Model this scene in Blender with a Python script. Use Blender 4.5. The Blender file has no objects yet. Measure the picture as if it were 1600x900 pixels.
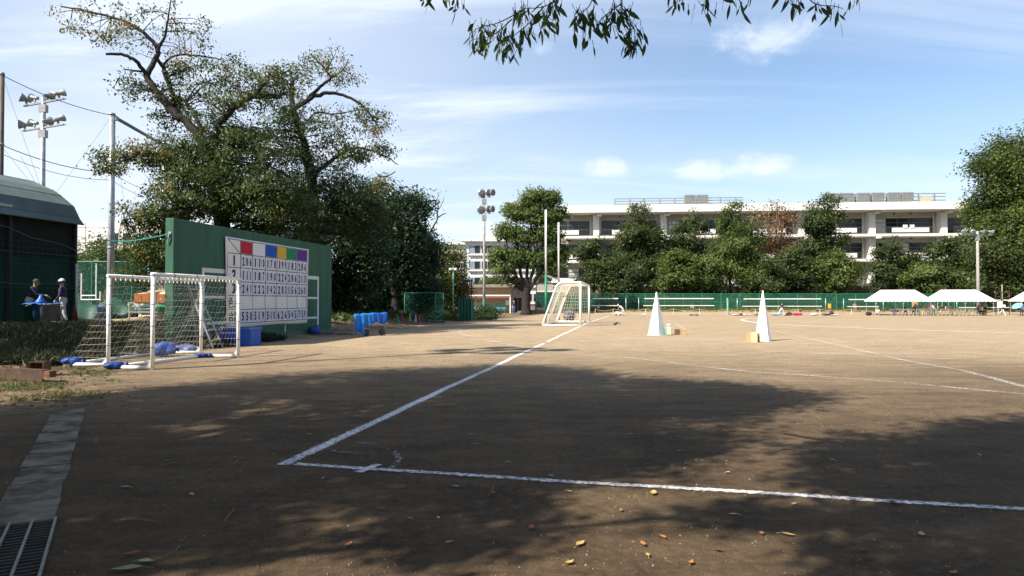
import bpy, bmesh, math, random
import numpy as np
from mathutils import Vector, Matrix
random.seed(7); rng = np.random.default_rng(7)
S = bpy.context.scene; COL = S.collection; V = Vector; R = math.radians

# ------------------------------------------------------------------ camera, sky, sun, exposure
CAM_H = 1.43; FPX = 1080.0; PITCH = math.atan(20/1080)
cam = bpy.data.cameras.new('camera'); cam.lens = 36*FPX/1600; cam.sensor_width = 36
cam.clip_start = .05; cam.clip_end = 5000
camo = bpy.data.objects.new('camera', cam); COL.objects.link(camo)
camo.location = (0, 0, CAM_H); camo.rotation_euler = (math.pi/2+PITCH, 0, 0); S.camera = camo

SUN_EL = R(42); SUNH = V((1, .78, 0)).normalized()          # the way the light travels, seen from above
w = bpy.data.worlds.new('World'); S.world = w; w.use_nodes = True
nt = w.node_tree; nt.nodes.clear(); N = nt.nodes.new; L = nt.links.new
def wnode(t, **k):
    n = N(t)
    for a, b in k.items(): setattr(n, a, b)
    return n
def wmath(op, a, b=None, c=None, clamp=False):
    n = N('ShaderNodeMath'); n.operation = op; n.use_clamp = clamp
    for i, x in enumerate((a, b, c)):
        if x is None: continue
        if isinstance(x, (int, float)): n.inputs[i].default_value = x
        else: L(x, n.inputs[i])
    return n.outputs[0]
sky = wnode('ShaderNodeTexSky', sky_type='NISHITA', sun_disc=False, sun_elevation=SUN_EL,
            sun_rotation=math.atan2(-SUNH.x, -SUNH.y), altitude=50, air_density=1.15, dust_density=.9, ozone_density=2.2)
tc = wnode('ShaderNodeTexCoord'); sep = wnode('ShaderNodeSeparateXYZ'); L(tc.outputs['Generated'], sep.inputs[0])
zz = wmath('ADD', wmath('MAXIMUM', sep.outputs[2], 0), .16)
comb = wnode('ShaderNodeCombineXYZ'); L(wmath('DIVIDE', sep.outputs[0], zz), comb.inputs[0]); L(wmath('DIVIDE', sep.outputs[1], zz), comb.inputs[1])
def wnoise(vec, scale, detail, rough, rot=0, sc=(1,1,1), loc=(0,0,0), dist=0):
    mp = wnode('ShaderNodeMapping'); mp.inputs['Rotation'].default_value = (0,0,rot); mp.inputs['Scale'].default_value = sc; mp.inputs['Location'].default_value = loc
    L(vec, mp.inputs[0]); n = wnode('ShaderNodeTexNoise'); n.inputs['Scale'].default_value = scale; n.inputs['Detail'].default_value = detail
    n.inputs['Roughness'].default_value = rough; n.inputs['Distortion'].default_value = dist; L(mp.outputs[0], n.inputs[0]); return n.outputs[0]
def wramp(x, lo, hi):
    n = wnode('ShaderNodeMapRange'); n.interpolation_type = 'SMOOTHSTEP'; n.inputs[1].default_value = lo; n.inputs[2].default_value = hi; L(x, n.inputs[0]); return n.outputs[0]
# thin high cirrus drifting in long streaks, thicker to one side; a few small puffs
cir = wramp(wnoise(comb.outputs[0], 1.0, 7, .6, R(-38), (.42, 1.7, 1), (1.3, .4, 0), .7), .44, .72)
veil = wramp(wnoise(comb.outputs[0], .42, 3, .5, R(-20), (1, 1, 1), (4.2, 2.2, 0), .2), .38, .62)
side = wramp(wmath('SUBTRACT', wmath('MULTIPLY', sep.outputs[0], -1.0), wmath('MULTIPLY', sep.outputs[2], .35)), -.48, .50)
mask = wmath('ADD', wmath('MULTIPLY', cir, wmath('ADD', wmath('MULTIPLY', side, .55), .42)), wmath('MULTIPLY', wmath('MULTIPLY', veil, side), .5))
mask = wmath('ADD', mask, wmath('MULTIPLY', wmath('SUBTRACT', 1, wramp(sep.outputs[2], .0, .30)), .40))
mask = wmath('ADD', mask, wmath('ADD', wmath('MULTIPLY', side, .28), .09))
puffn = wnoise(tc.outputs['Generated'], 17, 9, .62, 0, (1,1,1.5), (0,0,0), .5)
def ray(px, py):
    u = (px-800)/FPX; v = (450-py)/FPX
    y = math.cos(PITCH)-v*math.sin(PITCH); z = math.sin(PITCH)+v*math.cos(PITCH); return u/y, z/y
for px, py, sx, sz, a in ((1192, 62, .062, .030, .62), (945, 264, .036, .018, .60), (1098, 266, .036, .016, .62), (1190, 254, .045, .018, .66), (850, 76, .016, .010, .3)):
    a_, b_ = ray(px, py); d = V((a_, 1, b_)).normalized()
    ex = wmath('DIVIDE', wmath('SUBTRACT', sep.outputs[0], d.x), sx); ez = wmath('DIVIDE', wmath('SUBTRACT', sep.outputs[2], d.z), sz)
    q = wmath('ADD', wmath('MULTIPLY', ex, ex), wmath('MULTIPLY', ez, ez))
    front = wmath('GREATER_THAN', sep.outputs[1], 0)
    g = wmath('SUBTRACT', wmath('MULTIPLY', puffn, 3.4), wmath('MULTIPLY', q, .8))
    mask = wmath('ADD', mask, wmath('MULTIPLY', wmath('MULTIPLY', wramp(g, .75, 2.3), a), front))
mask = wmath('MINIMUM', mask, .93)
mix = wnode('ShaderNodeMix', data_type='RGBA'); L(mask, mix.inputs['Factor'])
tint = wnode('ShaderNodeMix', data_type='RGBA', blend_type='MULTIPLY'); tint.inputs['Factor'].default_value = 1; L(sky.outputs[0], tint.inputs['A']); tint.inputs['B'].default_value = (.93, 1.015, 1.09, 1)
L(tint.outputs['Result'], mix.inputs['A']); mix.inputs['B'].default_value = (6.0, 6.6, 7.6, 1)
bg = wnode('ShaderNodeBackground'); bg.inputs['Strength'].default_value = .080; L(mix.outputs['Result'], bg.inputs[0])
wo = wnode('ShaderNodeOutputWorld'); L(bg.outputs[0], wo.inputs[0])

sl = bpy.data.lights.new('sun', 'SUN'); sl.energy = 5.0; sl.angle = R(.6); sl.color = (1, .93, .81)
so = bpy.data.objects.new('sun', sl); COL.objects.link(so); so.location = (-40, -30, 60)
SUND = V((SUNH.x*math.cos(SUN_EL), SUNH.y*math.cos(SUN_EL), -math.sin(SUN_EL)))
so.rotation_euler = SUND.to_track_quat('-Z', 'Y').to_euler()
S.view_settings.view_transform = 'Standard'; S.view_settings.look = 'None'; S.view_settings.exposure = 1.0; S.view_settings.gamma = 1
S.view_settings.use_curve_mapping = False
S.render.engine = 'CYCLES'; S.cycles.max_bounces = 6; S.cycles.transparent_max_bounces = 24; S.cycles.diffuse_bounces = 3

# ------------------------------------------------------------------ geometry of the place
def sst(a, b, x): t = min(1, max(0, (x-a)/(b-a))); return t*t*(3-2*t)
def gz(x, y):
    z = 0.0
    if y > 45: z -= .01*(min(y, 85)-45)
    if y > 88: z += .5*sst(88, 99, y)
    edge = -9.9+.18*(y-15)                                   # foot of the grassy bank beside the goals
    z += .50*sst(0, 3.6, edge-x)*sst(14.3, 19.0, y)*(1-sst(60, 80, y))
    return z
def PT(px, py, d): a, b = ray(px, py); return V((a*d, d, CAM_H+b*d))
def GP(px, py, z=0): a, b = ray(px, py); d = (z-CAM_H)/b; return V((a*d, d, z))
def GT(px, py):
    a, b = ray(px, py); d = 2.0
    if b >= 0: raise ValueError
    while d < 300 and CAM_H+b*d > gz(a*d, d): d *= 1.01
    return V((a*d, d, gz(a*d, d)))
def ON(px, d): a = ray(px, 470)[0]; return V((a*d, d, gz(a*d, d)))      # standing on the ground at depth d
E1 = V((.985, -.176, 0)); E2 = V((.176, .985, 0)); UP = V((0, 0, 1))   # across / along the touchline
YAW = math.atan2(E1.y, E1.x)

# ------------------------------------------------------------------ materials
MATS = {}
def mat(name, c, c2=None, scale=6, rough=.7, bump=0, bscale=40, metal=0, spec=.4, trans=0, stretch=(1,1,1), lo=.35, hi=.65, detail=5, coord='Object', sub=0):
    if name in MATS: return MATS[name]
    m = bpy.data.materials.new(name); m.use_nodes = True; t = m.node_tree; b = t.nodes['Principled BSDF']
    b.inputs['Roughness'].default_value = rough; b.inputs['Metallic'].default_value = metal; b.inputs['Specular IOR Level'].default_value = spec
    if c2 is None: c2 = tuple(x*.82 for x in c)
    co = t.nodes.new('ShaderNodeTexCoord'); mp = t.nodes.new('ShaderNodeMapping'); mp.inputs['Scale'].default_value = stretch
    t.links.new(co.outputs[coord], mp.inputs[0])
    n = t.nodes.new('ShaderNodeTexNoise'); n.inputs['Scale'].default_value = scale; n.inputs['Detail'].default_value = detail; n.inputs['Roughness'].default_value = .6
    t.links.new(mp.outputs[0], n.inputs[0])
    r = t.nodes.new('ShaderNodeValToRGB'); r.color_ramp.elements[0].position = lo; r.color_ramp.elements[1].position = hi
    r.color_ramp.elements[0].color = (*c2, 1); r.color_ramp.elements[1].color = (*c, 1)
    t.links.new(n.outputs[0], r.inputs[0]); t.links.new(r.outputs[0], b.inputs['Base Color'])
    if bump:
        n2 = t.nodes.new('ShaderNodeTexNoise'); n2.inputs['Scale'].default_value = bscale; n2.inputs['Detail'].default_value = 4; t.links.new(mp.outputs[0], n2.inputs[0])
        bp = t.nodes.new('ShaderNodeBump'); bp.inputs['Strength'].default_value = bump; bp.inputs['Distance'].default_value = .02
        t.links.new(n2.outputs[0], bp.inputs['Height']); t.links.new(bp.outputs[0], b.inputs['Normal'])
    if trans:
        tr = t.nodes.new('ShaderNodeBsdfTransparent'); mx = t.nodes.new('ShaderNodeMixShader'); mx.inputs[0].default_value = trans
        t.links.new(b.outputs[0], mx.inputs[1]); t.links.new(tr.outputs[0], mx.inputs[2]); t.links.new(mx.outputs[0], t.nodes['Material Output'].inputs[0])
    MATS[name] = m; return m
def leafmat(name, stops, transl=.32, rough=.5):
    m = bpy.data.materials.new(name); m.use_nodes = True; t = m.node_tree; b = t.nodes['Principled BSDF']
    a = t.nodes.new('ShaderNodeAttribute'); a.attribute_name = 'tint'
    r = t.nodes.new('ShaderNodeValToRGB'); el = r.color_ramp.elements
    el[0].position, el[0].color = stops[0][0], (*stops[0][1], 1); el[1].position, el[1].color = stops[-1][0], (*stops[-1][1], 1)
    for p, c in stops[1:-1]: e = el.new(p); e.color = (*c, 1)
    t.links.new(a.outputs['Fac'], r.inputs[0]); t.links.new(r.outputs[0], b.inputs['Base Color']); b.inputs['Roughness'].default_value = rough
    b.inputs['Specular IOR Level'].default_value = .3
    tl = t.nodes.new('ShaderNodeBsdfTranslucent'); t.links.new(r.outputs[0], tl.inputs[0])
    mx = t.nodes.new('ShaderNodeMixShader'); mx.inputs[0].default_value = transl
    t.links.new(b.outputs[0], mx.inputs[1]); t.links.new(tl.outputs[0], mx.inputs[2]); t.links.new(mx.outputs[0], t.nodes['Material Output'].inputs[0])
    MATS[name] = m; return m

# ------------------------------------------------------------------ mesh helpers
ORG = {}
class MB:
    def __init__(s): s.v = []; s.f = []; s.m = []; s.k = 0
    def add(s, vs, fs):
        o = len(s.v); s.v += [tuple(p) for p in vs]; s.f += [tuple(i+o for i in q) for q in fs]; s.m += [s.k]*len(fs); return s
    def box(s, c, d, ax=None):
        c = V(c); X, Y, Z = ax if ax else (V((1,0,0)), V((0,1,0)), UP)
        X = V(X)*d[0]/2; Y = V(Y)*d[1]/2; Z = V(Z)*d[2]/2
        vs = [c+a*X+b*Y+e*Z for e in (-1,1) for b in (-1,1) for a in (-1,1)]
        return s.add(vs, [(0,2,3,1),(4,5,7,6),(0,1,5,4),(2,6,7,3),(0,4,6,2),(1,3,7,5)])
    def bar(s, a, b, w_, h_=None, up=UP):
        a = V(a); b = V(b); d = b-a; l = d.length; d = d/l; h_ = h_ or w_
        u = V(up)
        if abs(d.dot(u)) > .95: u = V((1,0,0))
        x = d.cross(u).normalized(); y = x.cross(d)
        return s.box((a+b)/2, (w_, l, h_), (x, d, y))
    def tube(s, pts, r, n=8, cap=True):
        pts = [V(p) for p in pts]; rs = r if isinstance(r, (list, tuple)) else [r]*len(pts)
        vs = []; fs = []; ref = None
        for i, p in enumerate(pts):
            t = (pts[min(i+1, len(pts)-1)]-pts[max(i-1, 0)])
            t = t.normalized() if t.length > 1e-9 else UP
            if ref is None: ref = V((1,0,0)) if abs(t.z) > .8 else UP
            x = t.cross(ref)
            if x.length < 1e-4: x = t.cross(V((.3,.8,.5)))
            x.normalize(); y = x.cross(t); ref = y
            for k in range(n):
                a = 2*math.pi*k/n; vs.append(p+(x*math.cos(a)+y*math.sin(a))*rs[i])
        for i in range(len(pts)-1):
            for k in range(n): fs.append((i*n+k, i*n+(k+1)%n, (i+1)*n+(k+1)%n, (i+1)*n+k))
        if cap: fs.append(tuple(range(n-1,-1,-1))); fs.append(tuple((len(pts)-1)*n+k for k in range(n)))
        return s.add(vs, fs)
    def lathe(s, prof, c=(0,0,0), axis=UP, n=16):
        ax = V(axis).normalized(); x = ax.orthogonal().normalized(); y = ax.cross(x); c = V(c); vs = []; fs = []
        for r, h in prof:
            for k in range(n): a = 2*math.pi*k/n; vs.append(c+ax*h+(x*math.cos(a)+y*math.sin(a))*max(r, 1e-4))
        for i in range(len(prof)-1):
            for k in range(n): fs.append((i*n+k, i*n+(k+1)%n, (i+1)*n+(k+1)%n, (i+1)*n+k))
        fs.append(tuple(range(n-1,-1,-1))); fs.append(tuple((len(prof)-1)*n+k for k in range(n)))
        return s.add(vs, fs)
    def ball(s, c, r, n=12, m=8, sq=(1,1,1), jit=0, ax=None):
        vs = []; fs = []; c = V(c); X, Y, Z = ax or (V((1,0,0)), V((0,1,0)), UP)
        for i in range(m+1):
            th = math.pi*i/m
            for k in range(n):
                a = 2*math.pi*k/n; q = 1+(random.uniform(-jit, jit) if jit else 0)
                vs.append(c+q*r*(X*(sq[0]*math.sin(th)*math.cos(a))+Y*(sq[1]*math.sin(th)*math.sin(a))+Z*(sq[2]*math.cos(th))))
        for i in range(m):
            for k in range(n): fs.append((i*n+k, (i+1)*n+k, (i+1)*n+(k+1)%n, i*n+(k+1)%n))
        return s.add(vs, fs)
    def quad(s, a, b, c, d): return s.add([a,b,c,d], [(0,1,2,3)])
    def sheet(s, fn, nu, nv):
        vs = [fn(i/nu, j/nv) for j in range(nv+1) for i in range(nu+1)]
        return s.add(vs, [(j*(nu+1)+i, j*(nu+1)+i+1, (j+1)*(nu+1)+i+1, (j+1)*(nu+1)+i) for j in range(nv) for i in range(nu)])
    def prism(s, poly, c, X, Y, Z, depth):                    # poly in (X,Y), extruded along Z
        c = V(c); n = len(poly); vs = [c+V(X)*p+V(Y)*q for p, q in poly]; vs += [v+V(Z)*depth for v in vs]
        return s.add(vs, [tuple(range(n-1,-1,-1)), tuple(range(n, 2*n))]+[(i, (i+1)%n, n+(i+1)%n, n+i) for i in range(n)])
    def net(s, fn, nu, nv, r):
        P = [[V(fn(i/nu, j/nv)) for i in range(nu+1)] for j in range(nv+1)]
        for row in P: s.tube(row, r, 3, False)
        for i in range(nu+1): s.tube([P[j][i] for j in range(nv+1)], r, 3, False)
        return s
    def build(s, name, mats, parent=None, smooth=False, org=None):
        o0 = org if org is not None else ORG.get(parent, V((0,0,0)))
        me = bpy.data.meshes.new(name); o0 = V(o0)
        me.from_pydata([(p[0]-o0.x, p[1]-o0.y, p[2]-o0.z) for p in s.v], [], s.f)
        for m in (mats if isinstance(mats, (list, tuple)) else [mats]): me.materials.append(m)
        if any(s.m): me.polygons.foreach_set('material_index', s.m)
        if smooth: me.polygons.foreach_set('use_smooth', [True]*len(s.f))
        me.update()
        bm = bmesh.new(); bm.from_mesh(me); bmesh.ops.recalc_face_normals(bm, faces=bm.faces); bm.to_mesh(me); bm.free()
        o = bpy.data.objects.new(name, me); COL.objects.link(o)
        if parent is not None: o.parent = parent; ORG[o] = ORG.get(parent, V((0,0,0)))
        else: o.location = o0; ORG[o] = o0.copy()
        return o
def tag(o, label, cat, group=None, kind=None):
    if label: o['label'] = label
    if cat: o['category'] = cat
    if group: o['group'] = group
    if kind: o['kind'] = kind
    return o
def thing(name, label, cat, loc=(0,0,0), group=None):
    o = bpy.data.objects.new(name, None); COL.objects.link(o); o.location = loc; o.empty_display_size = .2
    ORG[o] = V(loc); return tag(o, label, cat, group)
def struct(o): o['kind'] = 'structure'; return o
def dup(root, loc, rz=0, label=None, sc=None):
    r = root.copy(); COL.objects.link(r); r.location = loc; r.rotation_euler = (0, 0, rz); ORG[r] = V(loc)
    if label: r['label'] = label
    if sc: r.scale = (sc, sc, sc)
    for ch in list(root.children):
        c = ch.copy(); COL.objects.link(c); c.parent = r
        for g in list(ch.children):
            d = g.copy(); COL.objects.link(d); d.parent = c
    return r
def bevel(o, wd, seg=2):
    m = o.modifiers.new('bevel', 'BEVEL'); m.width = wd; m.segments = seg; m.limit_method = 'ANGLE'; return o

# leaf masses: numpy arrays of small folded rhombi
def leaves(name, mt, C, Lg, Wd, tint, parent, droop=.5, org=None, flat=0, jit=.25, coh=0, tilt=None):
    n = len(C); d = rng.normal(size=(n,3)); d[:,2] = d[:,2]*(1-flat)-droop; d /= np.linalg.norm(d, axis=1)[:,None]
    q = rng.normal(size=(n,3)); q[:,2] += .0
    if coh:
        nt_ = rng.normal(size=(n,3))*coh; nt_[:,2] += 1
        if tilt is not None: nt_ += tilt
        nt_ /= np.linalg.norm(nt_, axis=1)[:,None]
        d = d-nt_*np.sum(d*nt_, axis=1)[:,None]; d[:,2] -= droop*.5; d /= np.linalg.norm(d, axis=1)[:,None]+1e-9; q = nt_
    s_ = np.cross(d, q); s_ /= np.linalg.norm(s_, axis=1)[:,None]+1e-9; nn = np.cross(d, s_)
    ln = (Lg*(1+jit*rng.normal(size=n)).clip(.5,1.6))[:,None]; wd = ln*Wd/Lg
    o0 = np.array(ORG.get(parent, V((0,0,0))) if org is None else org)
    C = C-o0
    P = np.empty((n,4,3)); P[:,0] = C-d*ln*.5; P[:,1] = C+s_*wd*.5+nn*wd*.22-d*ln*.06; P[:,2] = C+d*ln*.5+nn*wd*.1; P[:,3] = C-s_*wd*.5+nn*wd*.22-d*ln*.06
    me = bpy.data.meshes.new(name); me.vertices.add(4*n); me.vertices.foreach_set('co', P.reshape(-1).astype(np.float32))
    me.loops.add(4*n); me.loops.foreach_set('vertex_index', np.arange(4*n, dtype=np.int32))
    me.polygons.add(n); me.polygons.foreach_set('loop_start', np.arange(0,4*n,4, dtype=np.int32)); me.polygons.foreach_set('loop_total', np.full(n,4,dtype=np.int32))
    me.update(calc_edges=True); me.validate()
    a = me.attributes.new('tint', 'FLOAT', 'POINT'); a.data.foreach_set('value', np.repeat(tint.clip(0,1), 4).astype(np.float32))
    me.materials.append(mt); o = bpy.data.objects.new(name, me); COL.objects.link(o)
    if parent is not None: o.parent = parent; ORG[o] = ORG[parent]
    else: o.location = o0
    return o
def curve_pts(pts, n=4, wob=.0):                              # Catmull-Rom through the given points
    pts = [V(p) for p in pts]; out = []
    for i in range(len(pts)-1):
        a = pts[max(i-1,0)]; b = pts[i]; c = pts[i+1]; d = pts[min(i+2,len(pts)-1)]
        for k in range(n):
            t = k/n; out.append(.5*((2*b)+(c-a)*t+(2*a-5*b+4*c-d)*t*t+(3*b-a-3*c+d)*t**3)+V((random.gauss(0,wob),random.gauss(0,wob),random.gauss(0,wob))))
    out.append(pts[-1]); return out
def tree(name, label, base, limbs, blobs, nclump, per, Lg, Wd, clump_r, lm, bark, cat='tree', group=None, droop=.5, twig=True, shell=.45, squash=.6, stray=0):
    """limbs: [(points, r0, r1)], the first is the trunk; blobs: [(centre, radii, weight, tint)]"""
    t = thing(name, label, cat, base, group); sk = []
    for i, (pts, r0, r1) in enumerate(limbs):
        cp = curve_pts(pts, 5, .015*r0/.1 if i else .01); n = len(cp)
        rr = [r0+(r1-r0)*(k/(n-1)) for k in range(n)]
        if i == 0: rr[0] *= 1.45; rr[1] *= 1.15
        MB().tube(cp, rr, 10 if r0 > .1 else 7).build('trunk' if i == 0 else 'limb', bark, t, True)
        for k in range(max(1, n//4) if i == 0 else 1, n): sk.append((cp[k], rr[k]))
    SK = np.array([p for p, _ in sk]); C = []; T = []; TL = []; br = MB(); wsum = sum(b[2] for b in blobs)
    for (c, rad, wgt, ti) in blobs:
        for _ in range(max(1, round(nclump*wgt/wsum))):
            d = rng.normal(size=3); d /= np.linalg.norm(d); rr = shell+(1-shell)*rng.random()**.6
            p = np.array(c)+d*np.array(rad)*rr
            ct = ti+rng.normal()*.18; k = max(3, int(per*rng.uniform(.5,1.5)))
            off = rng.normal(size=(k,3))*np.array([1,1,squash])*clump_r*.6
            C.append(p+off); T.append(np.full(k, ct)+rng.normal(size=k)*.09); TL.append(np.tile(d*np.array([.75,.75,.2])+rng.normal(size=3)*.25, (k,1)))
            if twig:
                dist = np.linalg.norm(SK-p, axis=1)+np.maximum(0, SK[:,2]-p[2])*.6; j = int(np.argmin(dist)); a = V(SK[j]); b = V(p); l = (b-a).length
                mid = (a+b)/2+V((random.gauss(0,.07),random.gauss(0,.07),random.gauss(0,.05)+.06))*l
                r0 = min(sk[j][1]*.7, .012+.011*l); br.tube(curve_pts([a, mid, b], 3), [r0+(r0*.25-r0)*(q/6) for q in range(7)], 3, False)
    if twig and br.v: br.build('branches', bark, t, True)['kind'] = 'stuff'
    if C: leaves('crown', lm, np.concatenate(C), Lg, Wd, np.concatenate(T), t, droop, coh=.55, tilt=np.concatenate(TL))
    return t

# ------------------------------------------------------------------ palette
bark = mat('bark', (.030,.023,.018), (.014,.011,.009), 9, .9, .8, 22, stretch=(1,1,.25))
bark_pale = mat('bark_pale', (.16,.13,.10), (.07,.055,.045), 7, .9, .6, 18, stretch=(1,1,.3))
white_paint = mat('white_paint', (.80,.80,.76), (.60,.58,.52), 5, .45, .05, 30, lo=.25, hi=.5)
galv = mat('galvanised_steel', (.42,.45,.46), (.30,.33,.35), 3, .45, .05, metal=.5)
grey_metal = mat('grey_metal', (.30,.31,.32), (.20,.21,.22), 6, .5, metal=.4)
dark_metal = mat('dark_metal', (.035,.037,.04), (.02,.02,.022), 6, .55)
concrete_pole = mat('pole_concrete', (.32,.31,.285), (.24,.23,.21), 4, .8, .1)
green_paint = mat('green_paint', (.03,.21,.115), (.02,.15,.085), 4, .5)
wall_green = mat('wall_green', (.032,.118,.068), (.016,.070,.043), 3.2, .75, .15, 30, stretch=(1,1,.14), lo=.3, hi=.7)
rope_w = mat('net_cord', (.50,.45,.37), (.32,.28,.22), 20, .9)
cloth_w = mat('banner_cloth', (.74,.72,.68), (.64,.62,.58), 2, .8, .1, 12)
ink = mat('banner_ink', (.012,.012,.014), None, 5, .8)
blue_tarp = mat('blue_tarp', (.010,.050,.26), (.006,.028,.15), 5, .5, .8, 9)
sky_tarp = mat('bright_blue_tarp', (.008,.19,.66), (.006,.13,.50), 6, .5, .3, 14)
rust = mat('rust', (.17,.075,.035), (.07,.032,.02), 14, .9, .5, 40)
rust_warm = mat('rust_warm', (.085,.050,.031), (.045,.026,.017), 8, .9, .3, 40)
conc = mat('concrete', (.20,.168,.125), (.050,.036,.023), 2.6, .95, .6, 60, lo=.40, hi=.60, detail=9)
sack = mat('sack', (.46,.36,.22), (.30,.22,.13), 6, .9, .5, 16)
sack_pale = mat('sack_pale', (.62,.56,.40), (.46,.40,.27), 6, .9, .4, 16)
orange_pl = mat('orange_crate', (.47,.155,.035), (.34,.10,.025), 6, .55)
card = mat('cardboard', (.50,.34,.17), (.40,.26,.12), 5, .85)
white_board = mat('white_board', (.82,.82,.82), (.76,.76,.77), 3, .5)
glassy = mat('window_glass', (.02,.026,.03), (.012,.015,.018), .8, .12, spec=.35)
netgreen = mat('green_net', (.006,.10,.06), (.004,.07,.042), .8, .9, trans=.38)
netgreen_dense = mat('green_net_dense', (.007,.066,.044), (.004,.04,.027), .7, .9, trans=.12)
netfaint = mat('ball_net', (.30,.34,.36), None, 1, .9, trans=.955)
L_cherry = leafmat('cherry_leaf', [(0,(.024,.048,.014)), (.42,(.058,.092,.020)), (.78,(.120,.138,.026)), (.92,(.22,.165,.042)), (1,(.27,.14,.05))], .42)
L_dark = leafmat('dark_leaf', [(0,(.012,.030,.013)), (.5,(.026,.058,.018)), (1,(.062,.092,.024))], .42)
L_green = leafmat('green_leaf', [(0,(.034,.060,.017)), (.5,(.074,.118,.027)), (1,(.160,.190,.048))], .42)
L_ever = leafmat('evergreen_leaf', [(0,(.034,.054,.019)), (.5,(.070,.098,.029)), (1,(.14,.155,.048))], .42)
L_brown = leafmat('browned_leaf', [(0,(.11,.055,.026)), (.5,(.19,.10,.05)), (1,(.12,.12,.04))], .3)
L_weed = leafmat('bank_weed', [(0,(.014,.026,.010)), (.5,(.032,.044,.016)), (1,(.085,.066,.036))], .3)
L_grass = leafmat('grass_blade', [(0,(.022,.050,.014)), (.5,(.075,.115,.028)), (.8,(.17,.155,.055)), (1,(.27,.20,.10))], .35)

# ------------------------------------------------------------------ ground
def ground_mat():
    m = bpy.data.materials.new('playing_field_dirt'); m.use_nodes = True; t = m.node_tree; b = t.nodes['Principled BSDF']; b.inputs['Roughness'].default_value = .95; b.inputs['Specular IOR Level'].default_value = .15
    co = t.nodes.new('ShaderNodeTexCoord'); sp = t.nodes.new('ShaderNodeSeparateXYZ'); t.links.new(co.outputs['Object'], sp.inputs[0])
    def noise(sc, det=6, ro=.6, st=(1,1,1)):
        mp = t.nodes.new('ShaderNodeMapping'); mp.inputs['Scale'].default_value = st; t.links.new(co.outputs['Object'], mp.inputs[0])
        n = t.nodes.new('ShaderNodeTexNoise'); n.inputs['Scale'].default_value = sc; n.inputs['Detail'].default_value = det; n.inputs['Roughness'].default_value = ro; t.links.new(mp.outputs[0], n.inputs[0]); return n.outputs[0]
    def mth(op, a, bb=None):
        n = t.nodes.new('ShaderNodeMath'); n.operation = op
        for i, x in enumerate((a, bb)):
            if x is None: continue
            if isinstance(x, (int,float)): n.inputs[i].default_value = x
            else: t.links.new(x, n.inputs[i])
        return n.outputs[0]
    def rmp(x, lo, hi, a=0, z=1):
        n = t.nodes.new('ShaderNodeMapRange'); n.interpolation_type = 'SMOOTHSTEP'; 
        for i, q in enumerate((lo, hi, a, z)): n.inputs[i+1].default_value = q
        t.links.new(x, n.inputs[0]); return n.outputs[0]
    def mixc(f, a, bb, mode='MIX'):
        n = t.nodes.new('ShaderNodeMix'); n.data_type = 'RGBA'; n.blend_type = mode
        for key, x in (('Factor', f), ('A', a), ('B', bb)):
            if isinstance(x, (int,float)): n.inputs[key].default_value = x
            elif isinstance(x, tuple): n.inputs[key].default_value = (*x, 1)
            else: t.links.new(x, n.inputs[key])
        return n.outputs['Result']
    x, y = sp.outputs[0], sp.outputs[1]
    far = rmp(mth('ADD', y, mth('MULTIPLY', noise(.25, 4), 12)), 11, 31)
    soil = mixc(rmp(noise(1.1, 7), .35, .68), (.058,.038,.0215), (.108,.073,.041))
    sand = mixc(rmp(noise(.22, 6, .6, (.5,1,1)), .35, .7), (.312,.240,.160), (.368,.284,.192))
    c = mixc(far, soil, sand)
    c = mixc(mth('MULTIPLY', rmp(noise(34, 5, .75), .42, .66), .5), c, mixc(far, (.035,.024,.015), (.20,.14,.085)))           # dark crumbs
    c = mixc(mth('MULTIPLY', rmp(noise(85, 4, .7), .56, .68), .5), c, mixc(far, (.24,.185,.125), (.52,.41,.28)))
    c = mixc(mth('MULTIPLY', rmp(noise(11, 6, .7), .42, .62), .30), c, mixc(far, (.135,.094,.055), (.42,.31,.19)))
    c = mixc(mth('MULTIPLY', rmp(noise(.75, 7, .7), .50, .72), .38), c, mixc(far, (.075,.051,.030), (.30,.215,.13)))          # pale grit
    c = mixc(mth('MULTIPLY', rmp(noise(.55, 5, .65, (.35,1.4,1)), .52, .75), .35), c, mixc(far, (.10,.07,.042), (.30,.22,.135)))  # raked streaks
    gr_ = t.nodes.new('ShaderNodeValToRGB'); gr_.color_ramp.elements[0].position = .30; gr_.color_ramp.elements[1].position = .70; gr_.color_ramp.elements[0].color = (.42,.42,.42,1); gr_.color_ramp.elements[1].color = (1.58,1.56,1.52,1); t.links.new(noise(17, 10, .82), gr_.inputs[0])
    gr2 = t.nodes.new('ShaderNodeValToRGB'); gr2.color_ramp.elements[0].position = .34; gr2.color_ramp.elements[1].position = .66; gr2.color_ramp.elements[0].color = (.72,.71,.70,1); gr2.color_ramp.elements[1].color = (1.25,1.25,1.25,1); t.links.new(noise(2.2, 8, .75, (.45,1.3,1)), gr2.inputs[0])
    c = mixc(.85, c, gr_.outputs[0], 'MULTIPLY'); c = mixc(1.0, c, gr2.outputs[0], 'MULTIPLY')
    edge = mth('SUBTRACT', mth('ADD', -12.6, mth('MULTIPLY', y, .18)), x)
    hum = mth('MULTIPLY', rmp(mth('ADD', edge, mth('MULTIPLY', noise(.9, 6), 3.0)), .6, 2.4), rmp(y, 7, 11))
    e2 = mth('SUBTRACT', mth('MULTIPLY', y, -.50), x)
    hum = mth('MAXIMUM', hum, mth('MULTIPLY', mth('MULTIPLY', rmp(mth('ADD', e2, mth('MULTIPLY', noise(.8, 6), 3.0)), 1.0, 3.2), rmp(y, 7.5, 10)), .85))
    hc = mixc(rmp(noise(3, 6), .4, .6), (.085,.062,.038), (.19,.135,.085))
    hc = mixc(mth('MULTIPLY', rmp(noise(9, 5), .52, .66), .6), hc, (.33,.25,.15))
    c = mixc(hum, c, hc)
    t.links.new(c, b.inputs['Base Color'])
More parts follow.
